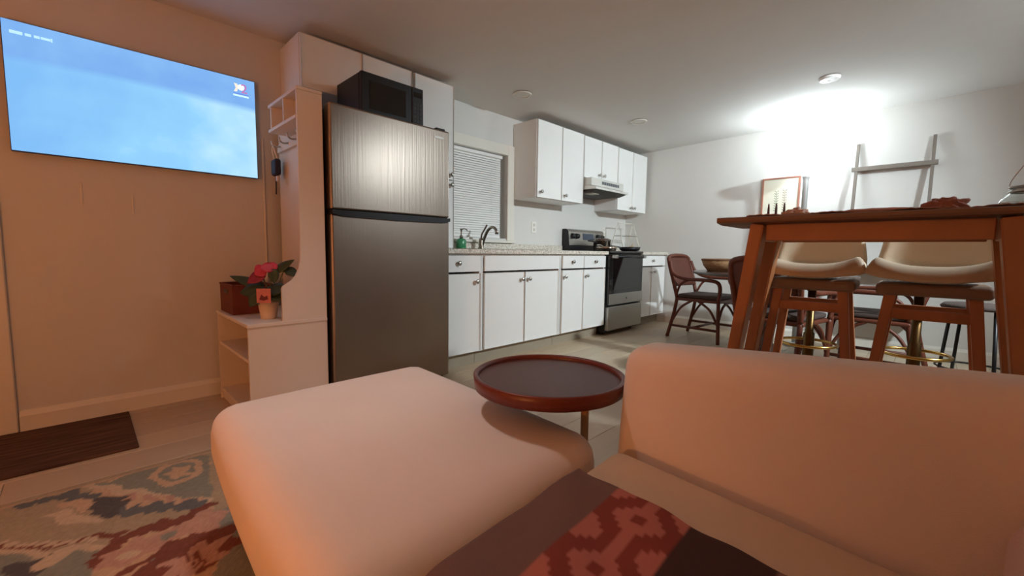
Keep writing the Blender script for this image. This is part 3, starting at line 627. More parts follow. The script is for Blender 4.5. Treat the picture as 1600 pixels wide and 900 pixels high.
# rug with a woven floral print
def fp(zx, zy): p = pix(zx*0.37775, 560+zy*0.37775, 2, 0.008); return (p.x, p.y)
rx0, rx1, ry0, ry1 = -1.7, 0.62, 0.40, 2.235; st_ = 0.008
gx = np.arange(rx0, rx1+1e-6, st_); gy = np.arange(ry0, ry1+1e-6, st_); GX, GY = np.meshgrid(gx, gy)
rng = np.random.default_rng(3)
wob = 0.012*np.sin(GX*37+1.3*np.sin(GY*29))+0.010*np.sin(GY*43+1.7*np.sin(GX*31))
PX, PY = GX+wob*0.6, GY+wob[::-1]*0.6
img = np.zeros(GX.shape+(3,)); base_c = {'tan': (176, 158, 130), 'slate': (106, 110, 110), 'cream': (206, 184, 154), 'pink': (194, 154, 134), 'red': (130, 76, 62), 'sage': (142, 144, 130), 'rope': (204, 172, 140), 'dark': (90, 88, 88)}
lin = {k: np.array(srgb(*v)[:3]) for k, v in base_c.items()}
img[:] = lin['tan']
def put(mask, c): img[mask] = lin[c]
def stroke(pts, w, c, serr=0.0):
    P = np.array(pts); d = np.full(GX.shape, 9.0); ac = 0.0; al = np.zeros(GX.shape)
    for a, b in zip(P, P[1:]):
        v = b-a; L = np.hypot(*v); t = np.clip(((PX-a[0])*v[0]+(PY-a[1])*v[1])/(L*L+1e-9), 0, 1)
        q = np.hypot(PX-a[0]-t*v[0], PY-a[1]-t*v[1]); m_ = q < d; d[m_] = q[m_]; al[m_] = (ac+t*L)[m_]; ac += L
    put(d < w*(1+serr*np.sin(al*120)), c)
def ell(c, a, b, th, col, petals=0, amp=0.25):
    dx, dy = PX-c[0], PY-c[1]; u = (dx*math.cos(th)+dy*math.sin(th))/a; v = (-dx*math.sin(th)+dy*math.cos(th))/b
    r = np.hypot(u, v); an = np.arctan2(v, u); lim = 1+(amp*np.cos(an*petals) if petals else 0); put(r < lim, col)
# generic field of scrolls and blossoms over the whole rug, then the motifs seen beside the ottoman
for k in range(16):
    c = rng.uniform((rx0, ry0), (rx1, ry1)); th = rng.uniform(0, PI)
    ell(c, 0.26, 0.17, th, ('sage', 'slate', 'tan', 'rope')[k % 4], 5, 0.12)
for k in range(14):
    c = rng.uniform((rx0, ry0), (rx1, ry1)); a0 = rng.uniform(0, 6.28)
    stroke([(c[0]+math.cos(a0+t*0.5)*(0.05+0.035*t), c[1]+math.sin(a0+t*0.5)*(0.05+0.03*t)) for t in range(8)], 0.016, ('cream', 'slate', 'red')[k % 3], 0.3)
for k in range(16):
    c = rng.uniform((rx0, ry0), (rx1, ry1)); ell(c, 0.085, 0.075, 0, 'red', 6, 0.2); ell(c, 0.055, 0.05, 0.3, 'pink', 7, 0.25); ell(c, 0.02, 0.02, 0, 'cream')
Z = lambda L: [fp(*p) for p in L]
def poly(L, col):
    P = Z(L); ins = np.zeros(GX.shape, bool); j = len(P)-1
    for i in range(len(P)):
        (xi, yi), (xj, yj) = P[i], P[j]
        c_ = ((yi > PY) != (yj > PY)) & (PX < (xj-xi)*(PY-yi)/((yj-yi) if abs(yj-yi) > 1e-9 else 1e-9)+xi); ins ^= c_; j = i
    put(ins, col)
poly([(-60, 640), (60, 600), (250, 545), (420, 560), (520, 640), (640, 660), (560, 720), (400, 760), (200, 790), (-80, 790)], 'tan')
poly([(330, 530), (480, 500), (600, 440), (860, 400), (870, 590), (760, 590), (600, 560), (450, 530)], 'sage')
ell(fp(730, 470), 0.085, 0.11, 0.0, 'rope'); ell(fp(730, 468), 0.06, 0.08, 0.0, 'sage'); ell(fp(740, 470), 0.035, 0.05, 0.4, 'rope', 5, 0.3)
stroke(Z([(330, 532), (450, 532), (600, 560), (720, 588), (860, 590)]), 0.016, 'cream')
for k in range(9): t = k/8; x = 480+t*330; y = 570+t*25; stroke(Z([(x, y-10), (x+26, y+14)]), 0.012, 'pink' if k % 2 else 'rope')
stroke(Z([(80, 612), (170, 585), (270, 568), (370, 572), (440, 600)]), 0.022, 'slate', 0.35)
stroke(Z([(420, 590), (470, 625), (560, 630), (680, 615), (820, 602)]), 0.026, 'slate', 0.4)
stroke(Z([(440, 590), (460, 635)]), 0.04, 'dark', 0.3)
poly([(200, 640), (260, 625), (300, 640), (360, 660), (430, 670), (380, 690), (280, 692), (215, 670)], 'cream'); poly([(240, 600), (330, 585), (390, 600), (350, 640), (300, 632)], 'rope')
stroke(Z([(-40, 790), (120, 782), (280, 765), (420, 735), (520, 712)]), 0.013, 'red', 0.3)
for k in range(10): x = -20+k*44; y = 776-k*2.2; stroke(Z([(x, y+6), (x+30, y-10)]), 0.010, 'cream')
stroke(Z([(-40, 812), (200, 810), (420, 780), (560, 745)]), 0.014, 'cream')
poly([(-80, 825), (260, 815), (410, 790), (420, 960), (-80, 960)], 'sage')
ell(fp(140, 860), 0.06, 0.05, 0.3, 'dark', 3, 0.2); ell(fp(220, 830), 0.05, 0.03, 0.8, 'cream')
poly([(380, 850), (430, 790), (520, 745), (620, 710), (760, 660), (880, 610), (900, 960), (370, 960)], 'rope')
stroke(Z([(390, 860), (430, 820), (440, 780), (520, 740), (640, 700), (780, 655), (860, 610)]), 0.026, 'red', 0.25)
ell(fp(540, 800), 0.075, 0.05, 0.4, 'pink', 6, 0.2); ell(fp(545, 800), 0.02, 0.02, 0, 'cream'); ell(fp(690, 740), 0.06, 0.035, 0.8, 'pink', 4, 0.2); ell(fp(690, 740), 0.03, 0.018, 0.8, 'sage')
poly([(560, 960), (600, 850), (690, 800), (700, 960)], 'sage'); stroke(Z([(500, 890), (590, 850), (650, 800)]), 0.012, 'red', 0.3)
ell(fp(800, 800), 0.12, 0.1, 0.4, 'red', 7, 0.14); ell(fp(810, 830), 0.085, 0.06, 0.4, 'pink', 6, 0.22); ell(fp(830, 680), 0.07, 0.06, 0, 'pink', 5, 0.2)
for dx_ in (-40, -15, 10, 35): stroke(Z([(810+dx_, 800), (800+dx_*1.2, 860)]), 0.004, 'red')
bw = np.minimum.reduce([GX-rx0, rx1-GX, GY-ry0, ry1-GY]); put(bw < 0.028, 'tan'); put((bw > 0.028) & (bw < 0.036), 'rope')
img *= (0.9+0.2*rng.random(GX.shape))[..., None]
ny, nx = GX.shape; NV = nx*ny
hgt = 0.008+0.0012*rng.random(NV)
co = np.stack([GX.ravel(), GY.ravel(), hgt], 1)
i, j = np.meshgrid(np.arange(nx-1), np.arange(ny-1)); q0 = (j*nx+i).ravel(); fc_ = np.stack([q0, q0+1, q0+nx+1, q0+nx], 1)
bord = list(range(nx))+[k*nx+nx-1 for k in range(1, ny)]+[NV-1-k for k in range(1, nx)]+[k*nx for k in range(ny-2, 0, -1)]
low = co[bord].copy(); low[:, 2] = 0.0006; nb = len(bord)
skirt = [(bord[k], NV+k, NV+(k+1) % nb, bord[(k+1) % nb]) for k in range(nb)]
me = bpy.data.meshes.new('floral_rug'); me.from_pydata(np.vstack([co, low]).tolist(), [], fc_.tolist()+skirt); 
at = me.color_attributes.new('print', 'FLOAT_COLOR', 'POINT')
cl_ = np.ones((NV+nb, 4)); cl_[:NV, :3] = img.reshape(-1, 3); cl_[NV:, :3] = lin['tan']; at.data.foreach_set('color', cl_.ravel())
me.materials.append(vcol_mat('rug_wool', 0.97, 0.5, 420)); rug = link(bpy.data.objects.new('floral_rug', me)); tag(rug, 'large floral rug in grey, cream and red under the ottoman', 'rug')
# ================================================================== ottoman and sofa
ot = thing('ottoman', 'large cream upholstered ottoman with rounded edges on the floral rug', 'ottoman', (0.955, 0.588, 0))
def ofn(v):
    f = max(0, (0.30-v.z))/0.3
    return (v.x+0.05*f*(1 if v.x < -0.4 else 0)+0.055*v.y, v.y+0.06*v.x*(1-v.y), v.z)
part('cushion', soft(-0.76, 0, 0, 0.965, 0.17, 0.428, 0.07, n=16, puff=0.012, fn=ofn), SOFA, ot, smooth=True)
part('base', soft(-0.70, -0.01, 0.012, 0.955, 0.05, 0.172, 0.03, n=8, fn=lambda v: (v.x+0.055*v.y, v.y+0.06*v.x*(1-v.y), v.z)), SOFA, ot, smooth=True)
for x in (-0.62, -0.08):
    for y in (0.08, 0.9): part('leg', LT([(0, 0), (0.018, 0), (0.024, 0.05), (0, 0.052)], c=(x, y, 0.0095 if x < -0.4 else 0.0005), n=14), DARKP, ot)
SK = lambda x, y: (x+0.09*y, y+0.06*x)   # the sofa stands slightly out of square
RS = 0.0
so = thing('sofa', 'cream upholstered sofa with a low rounded backrest beside the round side table', 'sofa', (0.948, 0.548, 0), RS)
def bfn(v):
    y = v.y; k = max(0, min(1, (v.z-0.1)/0.6))
    lean = 0.045*k
    return (v.x+lean+0.09*y, y, v.z+k*(-y)*0.083)
part('backrest', soft(0.0, 0.16, -1.75, 0.02, 0.06, 0.662, 0.05, n=16, puff=0.012, fn=bfn), SOFA, so, smooth=True)
part('seat_cushion', soft(-0.64, -0.004, -1.74, -0.002, 0.2, 0.42, 0.045, n=16, puff=0.006, fn=lambda v: SK(v.x, v.y)+(v.z,)), SOFAB, so, smooth=True)
part('base', soft(-0.60, -0.004, -1.74, -0.004, 0.06, 0.21, 0.02, n=6, fn=lambda v: SK(v.x, v.y)+(v.z,)), SOFA, so, smooth=True)
for x in (-0.55, 0.1):
    for y in (-0.1, -1.6): part('leg', LT([(0, 0), (0.018, 0), (0.024, 0.06), (0, 0.062)], c=(x, y, 0.0105 if x < -0.4 else 0.0005), n=14), DARKP, so)
# throw blanket over the seat, draped over its front edge
bx_a, bl_y0, bl_y1 = -0.188, -0.012, -1.1
path = []
s_flat = np.arange(bx_a, -0.594, -0.006)
for x in s_flat: path.append((x, 0.4285+0.001*math.sin(x*40)))
for a in np.linspace(0, PI/2, 12)[1:]: path.append((-0.594-0.055*math.sin(a), 0.3735+0.055*math.cos(a)))
for z in np.arange(0.365, 0.25, -0.008): path.append((-0.65, z))
yy = np.arange(bl_y0, bl_y1, -0.006)
verts, cols = [], []
C = {'taupe': srgb(124, 92, 84)[:3], 'red': srgb(140, 62, 50)[:3], 'pink': srgb(190, 112, 96)[:3], 'brown': srgb(72, 46, 42)[:3], 'line': srgb(150, 110, 100)[:3]}
def weave(u, y):
    """u runs along the band (m), y across the blanket (m, negative away from the ottoman)"""
    d = -y
    if d < 0.12: return C['taupe']
    if d < 0.267:
        a = int((d-0.12)/0.0125); b = int(u/0.0125)
        p, q = (a % 12)-6, (b % 12)-6
        def dia(p, q, n): return abs(p+0.5)+abs(q+0.5) <= n
        on = dia(p, q, 4) and not dia(p, q, 1.2)
        p2, q2 = ((a+6) % 12)-6, ((b+6) % 12)-6
        on = on or dia(p2, q2, 3.2) or (abs(p+0.5) < 1 and abs(q+0.5) > 4.2)
        return C['pink'] if on else C['red']
    if d < 0.405: return C['brown']
    if d < 0.417: return C['line']
    if d < 0.6: return C['brown']
    return C['taupe'] if int(d/0.14) % 2 else C['red']
acc = 0; su = [0]
for a, b in zip(path, path[1:]): acc += math.hypot(b[0]-a[0], b[1]-a[1]); su.append(acc)
for jj, y in enumerate(yy):
    for ii, (x, z) in enumerate(path):
        edge_w = 0.004*math.sin(y*23)+0.003*math.sin(y*51)
        fx = 1-ii/len(path); lift = 0.004 if ii == 0 else 0
        verts.append(SK(x+edge_w*fx, y)+(z-0.0+0.002*math.sin(y*31+ii*0.15)*(1 if z > 0.42 else 0.3)-(0.006 if ii == 0 else 0),)); cols.append(weave(su[ii], y)+(1,))
n1, n2 = len(path), len(yy)
faces = [(b*n1+a, b*n1+a+1, (b+1)*n1+a+1, (b+1)*n1+a) for b in range(n2-1) for a in range(n1-1)]
me = bpy.data.meshes.new('throw_blanket'); me.from_pydata(verts, [], faces); at = me.color_attributes.new('print', 'FLOAT_COLOR', 'POINT'); at.data.foreach_set('color', np.array(cols).ravel())
for p in me.polygons: p.use_smooth = True
me.materials.append(vcol_mat('woven_blanket', 0.95, 0.35, 500))
bo = link(bpy.data.objects.new('throw_blanket', me)); bo.location = so.location; bo.rotation_euler = so.rotation_euler
sm = bo.modifiers.new('thickness', 'SOLIDIFY'); sm.thickness = 0.005; sm.offset = 1
tag(bo, 'striped throw blanket in taupe, red pattern and dark brown on the sofa seat', 'blanket')
fb = part('folded_throw', soft(-0.155, 0.155, -0.2, 0.2, 0, 0.145, 0.04, n=10, puff=0.012), mat('dusty_pink_fabric', (214, 178, 164), 0.95, bump=0.3, bscale=400), smooth=True)
fb.location = (0.70, -0.30, 0.441); tag(fb, 'folded dusty pink throw stacked on the sofa seat', 'throw')
# round side table reaching over the ottoman
tb = thing('side_table', 'round walnut tray side table on a slim pole beside the ottoman', 'side table', (0.97, 0.795, 0))
R_ = 0.222; zt = 0.545
part('tray_floor', LT([(0, -0.022), (R_-0.012, -0.022), (R_-0.012, -0.010), (0, -0.010)], c=(0, 0, zt), n=64), TRAYI, tb, smooth=False)
part('rim', LT([(R_-0.0115, -0.036), (R_, -0.036), (R_+0.004, 0.0), (R_-0.002, 0.003), (R_-0.010, 0.0), (R_-0.0115, -0.0095), (R_-0.0115, -0.036)], c=(0, 0, zt), n=64), TRAYW, tb, smooth=True)
pxy = (0.115, -0.055)
part('support_arm', BM((0.0, 0.0, zt-0.031), (pxy[0], pxy[1], zt-0.031), 0.03, 0.016), mat('pole_tan', (176, 128, 82), 0.4), tb)
part('pole', TB([(pxy[0], pxy[1], 0.02), (pxy[0], pxy[1], zt-0.022)], 0.0125, 14), MATS['pole_tan'], tb, smooth=True)
part('foot_plate', LT([(0, 0.001), (0.1, 0.001), (0.1, 0.012), (0.02, 0.02), (0, 0.02)], c=(pxy[0]+0.055, pxy[1], 0), n=32), MATS['pole_tan'], tb, smooth=True)
# ================================================================== bar table
bt = thing('bar_table', 'tall brown wooden bar table with splayed legs behind the sofa', 'table', (2.265, 0.19, 0))
bm = bmesh.new(); tt = [(2.055, 1.048), (2.05, 1.056), (2.05, 1.068), (2.056, 1.072), (2.474, 1.072), (2.48, 1.066), (2.48, 1.05), (2.43, 1.04), (2.12, 1.04)]
prism(bm, tt, 1, -0.335, 0.712)
part('top', bm, WOODTOP, bt, world=True)
for x in (2.115, 2.39):
    for s in (-1, 1):
        a = (x, 0.19+s*0.362, 1.039); b = (x, 0.19+s*0.487, 0.001)
        part('leg', BM(a, b, 0.085, 0.052, up=(0, 1, 0), w2=0.07, d2=0.046), WOODT, bt, world=True)
for x in (2.11, 2.395): part('apron', B(x-0.012, x+0.012, -0.142, 0.522, 0.968, 1.039, bev=0.003), WOODT, bt, world=True)
for y in (-0.17, 0.55): part('side_apron', B(2.158, 2.347, y-0.011, y+0.011, 0.968, 1.039, bev=0.003), WOODT, bt, world=True)
# things on the bar table
rn = bmesh.new(); ny2, nx2 = 60, 14; vv = []
for a in range(ny2+1):
    for b in range(nx2+1):
        y = 0.60-a/ny2*0.80; x = 2.09+b/nx2*0.34
        vv.append(rn.verts.new((x+0.006*math.sin(y*60+b), y, 1.078+0.0035*abs(math.sin(a*1.3+b*0.5))+0.003*math.sin(a*0.35))))
for a in range(ny2):
    for b in range(nx2): rn.faces.new((vv[a*(nx2+1)+b], vv[a*(nx2+1)+b+1], vv[(a+1)*(nx2+1)+b+1], vv[(a+1)*(nx2+1)+b]))
o = part('table_runner', rn, mat('runner_weave', (176, 140, 122), 0.95, var=0.25, scale=40, bump=0.5), smooth=True); sm = o.modifiers.new('thickness', 'SOLIDIFY'); sm.thickness = 0.004; sm.offset = -1
tag(o, 'rumpled pinkish woven runner lying along the bar table', 'table runner')
def lump(name, loc, sx_, sy_, sz_, m_, label, cat, seed=1, rough=0.18):
    bm = bmesh.new(); bmesh.ops.create_icosphere(bm, subdivisions=4, radius=1); r = random.Random(seed); ph = [r.uniform(0, 6) for _ in range(6)]
    for v in bm.verts:
        n = v.co.copy(); k = 1+rough*(math.sin(n.x*5+ph[0])*math.sin(n.y*6+ph[1])+0.6*math.sin(n.z*9+n.x*7+ph[2])+0.4*math.sin(n.y*15+ph[3]))
        v.co = Vector((n.x*sx_*k, n.y*sy_*k, max(-0.35, n.z*k)*sz_+0.35*sz_))
    o = part(name, bm, m_, smooth=True); o.location = loc; tag(o, label, cat); return o
lump('bunched_cloth', (2.3, -0.018, 1.084), 0.05, 0.058, 0.034, mat('dusty_cloth', (168, 112, 96), 0.95, var=0.3, scale=50, bump=0.5), 'crumpled dusty pink cloth bunched on the bar table beside the glass lantern', 'cloth', 4, 0.22)
lump('seashell', (2.27, 0.45, 1.084), 0.035, 0.045, 0.024, mat('shell_pink', (206, 170, 152), 0.7, var=0.2, scale=60, bump=0.4), 'pale pinkish seashell on the bar table beside the dark candles', 'shell', 9, 0.2)
lump('folded_napkin', (2.25, 0.17, 1.084), 0.04, 0.12, 0.012, mat('napkin_rose', (196, 146, 130), 0.95, var=0.2, bump=0.4), 'flat rose napkin lying on the bar table runner', 'napkin', 5, 0.1)
for k, y in enumerate((0.577, 0.545, 0.512)):
    o = part('taper_candle', LT([(0, 0), (0.006, 0), (0.006, 0.006), (0.0048, 0.045), (0.003, 0.066), (0, 0.07)], n=12), mat('dark_candle', (92, 58, 50), 0.5), smooth=True); o.location = (2.34, y, 1.0835)
    tag(o, ('short dark taper candle on the bar table, farthest of three from the seashell', 'short dark taper candle on the bar table, middle of three in a row', 'short dark taper candle on the bar table, closest of three to the seashell')[k], 'candle', 'short taper candles on the bar table')
jr = thing('glass_lantern', 'clear glass jar lantern with steel rim and wire handle on the bar table', 'lantern', (2.3, -0.225, 1.081))
GLASS = mat('clear_glass', (235, 238, 236), 0.03, trans=1.0, var=0.0)
part('jar', LT([(0, 0.003), (0.072, 0.002), (0.076, 0.008), (0.07, 0.03), (0.05, 0.052), (0.047, 0.07), (0.044, 0.07), (0.047, 0.05), (0.066, 0.029), (0.072, 0.01), (0, 0.007)], n=36), GLASS, jr, smooth=True)
for z in (0.056, 0.073): part('rim_ring', TB([(0.05*math.cos(a), 0.05*math.sin(a), z) for a in np.linspace(0, 2*PI, 32, endpoint=False)], 0.003, 8, True), CHROME, jr, smooth=True)
part('bail_handle', TB(spline([(0, 0.05, 0.07), (0, 0.045, 0.10), (0, 0.012, 0.16), (0, -0.012, 0.16), (0, -0.045, 0.10), (0, -0.05, 0.07)]), 0.0018, 6), CHROME, jr, smooth=True)
# ================================================================== bar stools
def make_stool():
    t = thing('bar_stool', '', 'bar stool', (0, 0, 0))
    # moulded seat shell: v from front lip (0) over the seat to the top of the back (1)
    prof_ = spline([(-0.195, 0.795), (-0.18, 0.822), (-0.11, 0.826), (0.0, 0.815), (0.09, 0.815), (0.15, 0.845), (0.185, 0.92), (0.205, 1.0), (0.215, 1.06)], 5)
    n = len(prof_); bm = bmesh.new(); g = []
    for k, p in enumerate(prof_):
        v = k/(n-1); row = []
        wdt = 0.207-0.028*max(0, v-0.7)/0.3
        for q in range(17):
            u = q/8-1; curl = (abs(u)**2.6)
            front_w = max(0, 1-v/0.6)
            x = p[0]-curl*(0.05*v) ; z = p[1]+curl*(0.028*front_w+0.03*max(0, min(1, (0.75-v)/0.3))) - 0.02*curl*(v > 0.9)
            row.append(bm.verts.new((x+0.03*curl*max(0, 1-v*4), u*wdt, z)))
        g.append(row)
    for a, b in zip(g, g[1:]):
        for q in range(16): bm.faces.new((a[q], a[q+1], b[q+1], b[q]))
    sh = part('seat_shell', bm, LEATH, t, smooth=True)
    sd = sh.modifiers.new('padding', 'SOLIDIFY'); sd.thickness = 0.04; sd.offset = -1; ss = sh.modifiers.new('smooth', 'SUBSURF'); ss.levels = 1; ss.render_levels = 1
    part('seat_base', soft(-0.175, 0.13, -0.18, 0.18, 0.738, 0.792, 0.02, n=8), LEATHD, t, smooth=True)
    legs = []
    for sx_ in (-1, 1):
        for sy_ in (-1, 1):
            a = (sx_*0.11, sy_*0.13, 0.755); b = (sx_*0.195, sy_*0.205, 0.001)
            part('leg', BM(a, b, 0.044, 0.04, up=(0, 1, 0), w2=0.032, d2=0.03), WOODS, t)
    def at_(sx_, sy_, z): k = (0.755-z)/0.754; return (sx_*(0.11+0.085*k), sy_*(0.13+0.075*k), z)
    for sx_, z in ((-1, 0.655), (1, 0.655)): part('stretcher', BM(at_(sx_, -1, z), at_(sx_, 1, z), 0.02, 0.044), WOODS, t)
    for sy_ in (-1, 1): part('stretcher', BM(at_(-1, sy_, 0.30), at_(1, sy_, 0.30), 0.02, 0.03), WOODS, t)
    part('foot_rail', BM(at_(-1, -1, 0.24), at_(-1, 1, 0.24), 0.024, 0.03), WOODS, t)
    return t
stool = make_stool()
G_ST = 'wooden bar stools at the bar table'
def place(t, loc, rz, label, group):
    t.location = loc; t.rotation_euler = (0, 0, rz); t['label'] = label; t['group'] = group
st2 = copy_tree(stool)
place(stool, (2.665, 0.428, 0), math.radians(2), 'cream shell bar stool with wooden legs at the bar table, nearer the kitchen', G_ST)
place(st2, (2.665, -0.008, 0), math.radians(0), 'cream shell bar stool with wooden legs at the bar table, farther from the kitchen', G_ST)
def make_pedestal():
    t = thing('swivel_stool', '', 'bar stool', (0, 0, 0))
    part('base_disc', LT([(0, 0), (0.17, 0), (0.17, 0.006), (0.06, 0.03), (0.03, 0.05), (0, 0.05)], n=40), BRASS, t, smooth=True)
    part('column', LT([(0, 0.05), (0.03, 0.05), (0.03, 0.42), (0.022, 0.43), (0.022, 0.70), (0, 0.70)], n=20), mat('aged_brass', (96, 72, 44), 0.35, 1.0), t, smooth=True)
    part('foot_ring', TB([(-0.04+0.15*math.cos(a), 0.15*math.sin(a), 0.365) for a in np.linspace(0, 2*PI, 40, endpoint=False)], 0.009, 8, True), BRASS, t, smooth=True)
    part('seat', LT([(0, 0.70), (0.15, 0.70), (0.185, 0.715), (0.19, 0.74), (0.17, 0.765), (0, 0.77)], n=32), LEATHD, t, smooth=True)
    return t
ped = make_pedestal(); ped2 = copy_tree(ped); G_P = 'brass swivel stools'
place(ped, (3.19, 0.516, 0), 0, 'round brass pedestal stool with a foot ring beside the dining table, nearer the kitchen', G_P)
place(ped2, (3.30, 0.035, 0), 0, 'round brass pedestal stool with a foot ring, farther from the kitchen', G_P)
fs = thing('metal_stool', 'thin black metal stool with four slender legs behind the bar table', 'stool', (3.75, -0.22, 0))
part('seat', LT([(0, 0.6), (0.16, 0.6), (0.165, 0.615), (0.15, 0.63), (0, 0.632)], n=28), SEATP, fs, smooth=True)
for a in range(4):
    c_, s_ = math.cos(a*PI/2+0.5), math.sin(a*PI/2+0.5); part('leg', TB([(0.13*c_, 0.13*s_, 0.6), (0.18*c_, 0.18*s_, 0.008)], 0.009, 8), DARKP, fs, smooth=True)
part('foot_ring', TB([(0.162*math.cos(a), 0.162*math.sin(a), 0.24) for a in np.linspace(0, 2*PI, 32, endpoint=False)], 0.006, 6, True), DARKP, fs, smooth=True)
# ================================================================== dining corner
dt = thing('dining_table', 'round dark dining table with rattan armchairs by the right wall', 'table', (4.22, 1.0, 0))
DTW = mat('dining_wood', (66, 44, 34), 0.3, var=0.15, coat=0.3)
part('top', LT([(0, 0.722), (0.60, 0.722), (0.62, 0.732), (0.62, 0.74), (0.612, 0.748), (0, 0.748)], n=56), DTW, dt)
part('pedestal', LT([(0, 0.0), (0.2, 0.0), (0.2, 0.02), (0.1, 0.06), (0.06, 0.14), (0.05, 0.4), (0.07, 0.6), (0.18, 0.7), (0.2, 0.721), (0, 0.721)], n=32), DTW, dt, smooth=True)
def make_rattan():
    """armchair facing -Y, origin at the floor below the seat centre"""
    t = thing('rattan_armchair', '', 'chair', (0, 0, 0)); w = 0.25
    T_ = lambda nm, pts, r=0.013, sp=True: part(nm, TB(spline(pts, 5) if sp else pts, r*1.25, 8), RATT, t, smooth=True)
    for s in (-1, 1):
        T_('back_leg', [(s*0.235, 0.30, 0.001), (s*0.225, 0.24, 0.25), (s*0.22, 0.21, 0.43)], 0.015)
        T_('front_leg', [(s*0.245, -0.25, 0.001), (s*0.245, -0.24, 0.25), (s*0.245, -0.235, 0.43)], 0.015)
        T_('arm', [(s*0.235, 0.30, 0.82), (s*0.262, 0.25, 0.70), (s*0.275, 0.12, 0.645), (s*0.28, -0.10, 0.64), (s*0.275, -0.22, 0.625), (s*0.26, -0.25, 0.56), (s*0.248, -0.235, 0.43)], 0.015)
        T_('arm_brace', [(s*0.225, 0.22, 0.45), (s*0.258, 0.16, 0.58), (s*0.27, 0.06, 0.635)], 0.010)
        T_('leg_brace', [(s*0.24, -0.235, 0.18), (s*0.235, -0.15, 0.33), (s*0.23, -0.02, 0.415)], 0.010)
        T_('leg_brace', [(s*0.23, 0.25, 0.18), (s*0.23, 0.16, 0.33), (s*0.23, 0.04, 0.415)], 0.010)
        T_('side_stretcher', [(s*0.236, 0.275, 0.13), (s*0.24, -0.245, 0.13)], 0.011, False)
    T_('back_frame', [(-0.22, 0.21, 0.43), (-0.23, 0.26, 0.62), (-0.235, 0.31, 0.80), (-0.19, 0.335, 0.868), (0, 0.345, 0.885), (0.19, 0.335, 0.868), (0.235, 0.31, 0.80), (0.23, 0.26, 0.62), (0.22, 0.21, 0.43)], 0.016)
    T_('cross_stretcher', [(-0.238, 0.02, 0.13), (0.238, 0.02, 0.13)], 0.011, False)
    T_('front_arc', [(-0.243, -0.24, 0.20), (-0.15, -0.24, 0.36), (0, -0.24, 0.40), (0.15, -0.24, 0.36), (0.243, -0.24, 0.20)], 0.010)
    bm = bmesh.new(); gg = []
    for a in range(9):
        z = 0.55+a/8*0.315; y = 0.235+a/8*0.105; ww = 0.215+0.012*math.sin(a/8*PI)-(0.03 if a == 8 else 0)
        gg.append([bm.verts.new((ww*(b/6-1), y+0.02*(1-(b/6-1)**2), z)) for b in range(13)])
    for a, b in zip(gg, gg[1:]):
        for k in range(12): bm.faces.new((a[k], a[k+1], b[k+1], b[k]))
    bp_ = part('back_panel', bm, RATTW, t, smooth=True); sd = bp_.modifiers.new('thickness', 'SOLIDIFY'); sd.thickness = 0.014
    part('seat_frame', soft(-0.245, 0.245, -0.25, 0.225, 0.405, 0.437, 0.014, n=6), RATT, t, smooth=True)
    part('seat_pad', soft(-0.23, 0.23, -0.24, 0.20, 0.4375, 0.478, 0.018, n=6), SEATP, t, smooth=True)
    return t
rc = make_rattan(); G_R = 'rattan armchairs around the dining table'
ch = [copy_tree(rc) for _ in range(2)]
place(rc, (4.70, 1.70, 0), math.radians(-4), 'rattan armchair at the dining table, nearest the kitchen cabinets', G_R)
place(ch[0], (4.35, 0.28, 0), math.radians(176), 'rattan armchair at the dining table, below the leaning ladder shelf', G_R)
place(ch[1], (3.74, 0.80, 0), math.radians(80), 'rattan armchair at the dining table, behind the bar stools', G_R)
pl2 = thing('woven_basket', 'oval woven basket on the dining table', 'basket', (4.14, 1.36, 0.749))
part('bowl', LT([(0, 0), (0.13, 0), (0.16, 0.05), (0.178, 0.1), (0.185, 0.104), (0.168, 0.05), (0.135, 0.008), (0, 0.008)], n=36), mat('woven_tray', (150, 116, 80), 0.8, var=0.45, scale=80, bump=0.6), pl2, smooth=True)
part('rim', TB([(0.18*math.cos(a), 0.18*math.sin(a), 0.104) for a in np.linspace(0, 2*PI, 40, endpoint=False)], 0.009, 8, True), mat('basket_rim', (120, 84, 56), 0.7, var=0.4, scale=80, bump=0.5), pl2, smooth=True)
lump('yellow_napkin', (4.0, 1.12, 0.75), 0.08, 0.07, 0.045, mat('yellow_cloth', (216, 186, 96), 0.9, var=0.15), 'yellow cloth napkin on the dining table beside the woven basket', 'napkin', 11, 0.15)
# torchiere lamp by the right wall
tl = thing('torchiere_lamp', 'tall grey torchiere floor lamp glowing against the right wall', 'lamp', (4.99, 0.926, -0.0))
GREYM = mat('lamp_grey', (190, 190, 186), 0.4, 0.4)
part('base', LT([(0, 0), (0.1, 0), (0.1, 0.012), (0.04, 0.03), (0.02, 0.04), (0, 0.04)], n=36), GREYM, tl, smooth=True)
part('pole', LT([(0, 0.04), (0.024, 0.04), (0.024, 1.625), (0.03, 1.655), (0.045, 1.68), (0, 1.681)], n=24), GREYM, tl, smooth=True)
part('bowl', LT([(0.03, 1.682), (0.09, 1.70), (0.145, 1.745), (0.17, 1.80), (0.166, 1.80), (0.141, 1.748), (0.087, 1.705), (0.0, 1.687)], n=40), mat('lit_bowl', (240, 240, 232), 0.5, emit=(236, 246, 255), estr=9.0), tl, smooth=True)
bulb = part('bulb', LT([(0, 1.71), (0.02, 1.712), (0.036, 1.74), (0.03, 1.775), (0, 1.787)], n=20), mat('lit_bulb', (255, 255, 255), 0.5, emit=(240, 248, 255), estr=30.0), tl, smooth=True)
ld = bpy.data.lights.new('torchiere_light', 'POINT'); ld.energy = P_TORCH; ld.color = (0.72, 0.90, 1.0); ld.shadow_soft_size = 0.06
lo_ = bpy.data.objects.new('torchiere_light', ld); link(lo_, tl); lo_.location = (0, 0, 1.835)
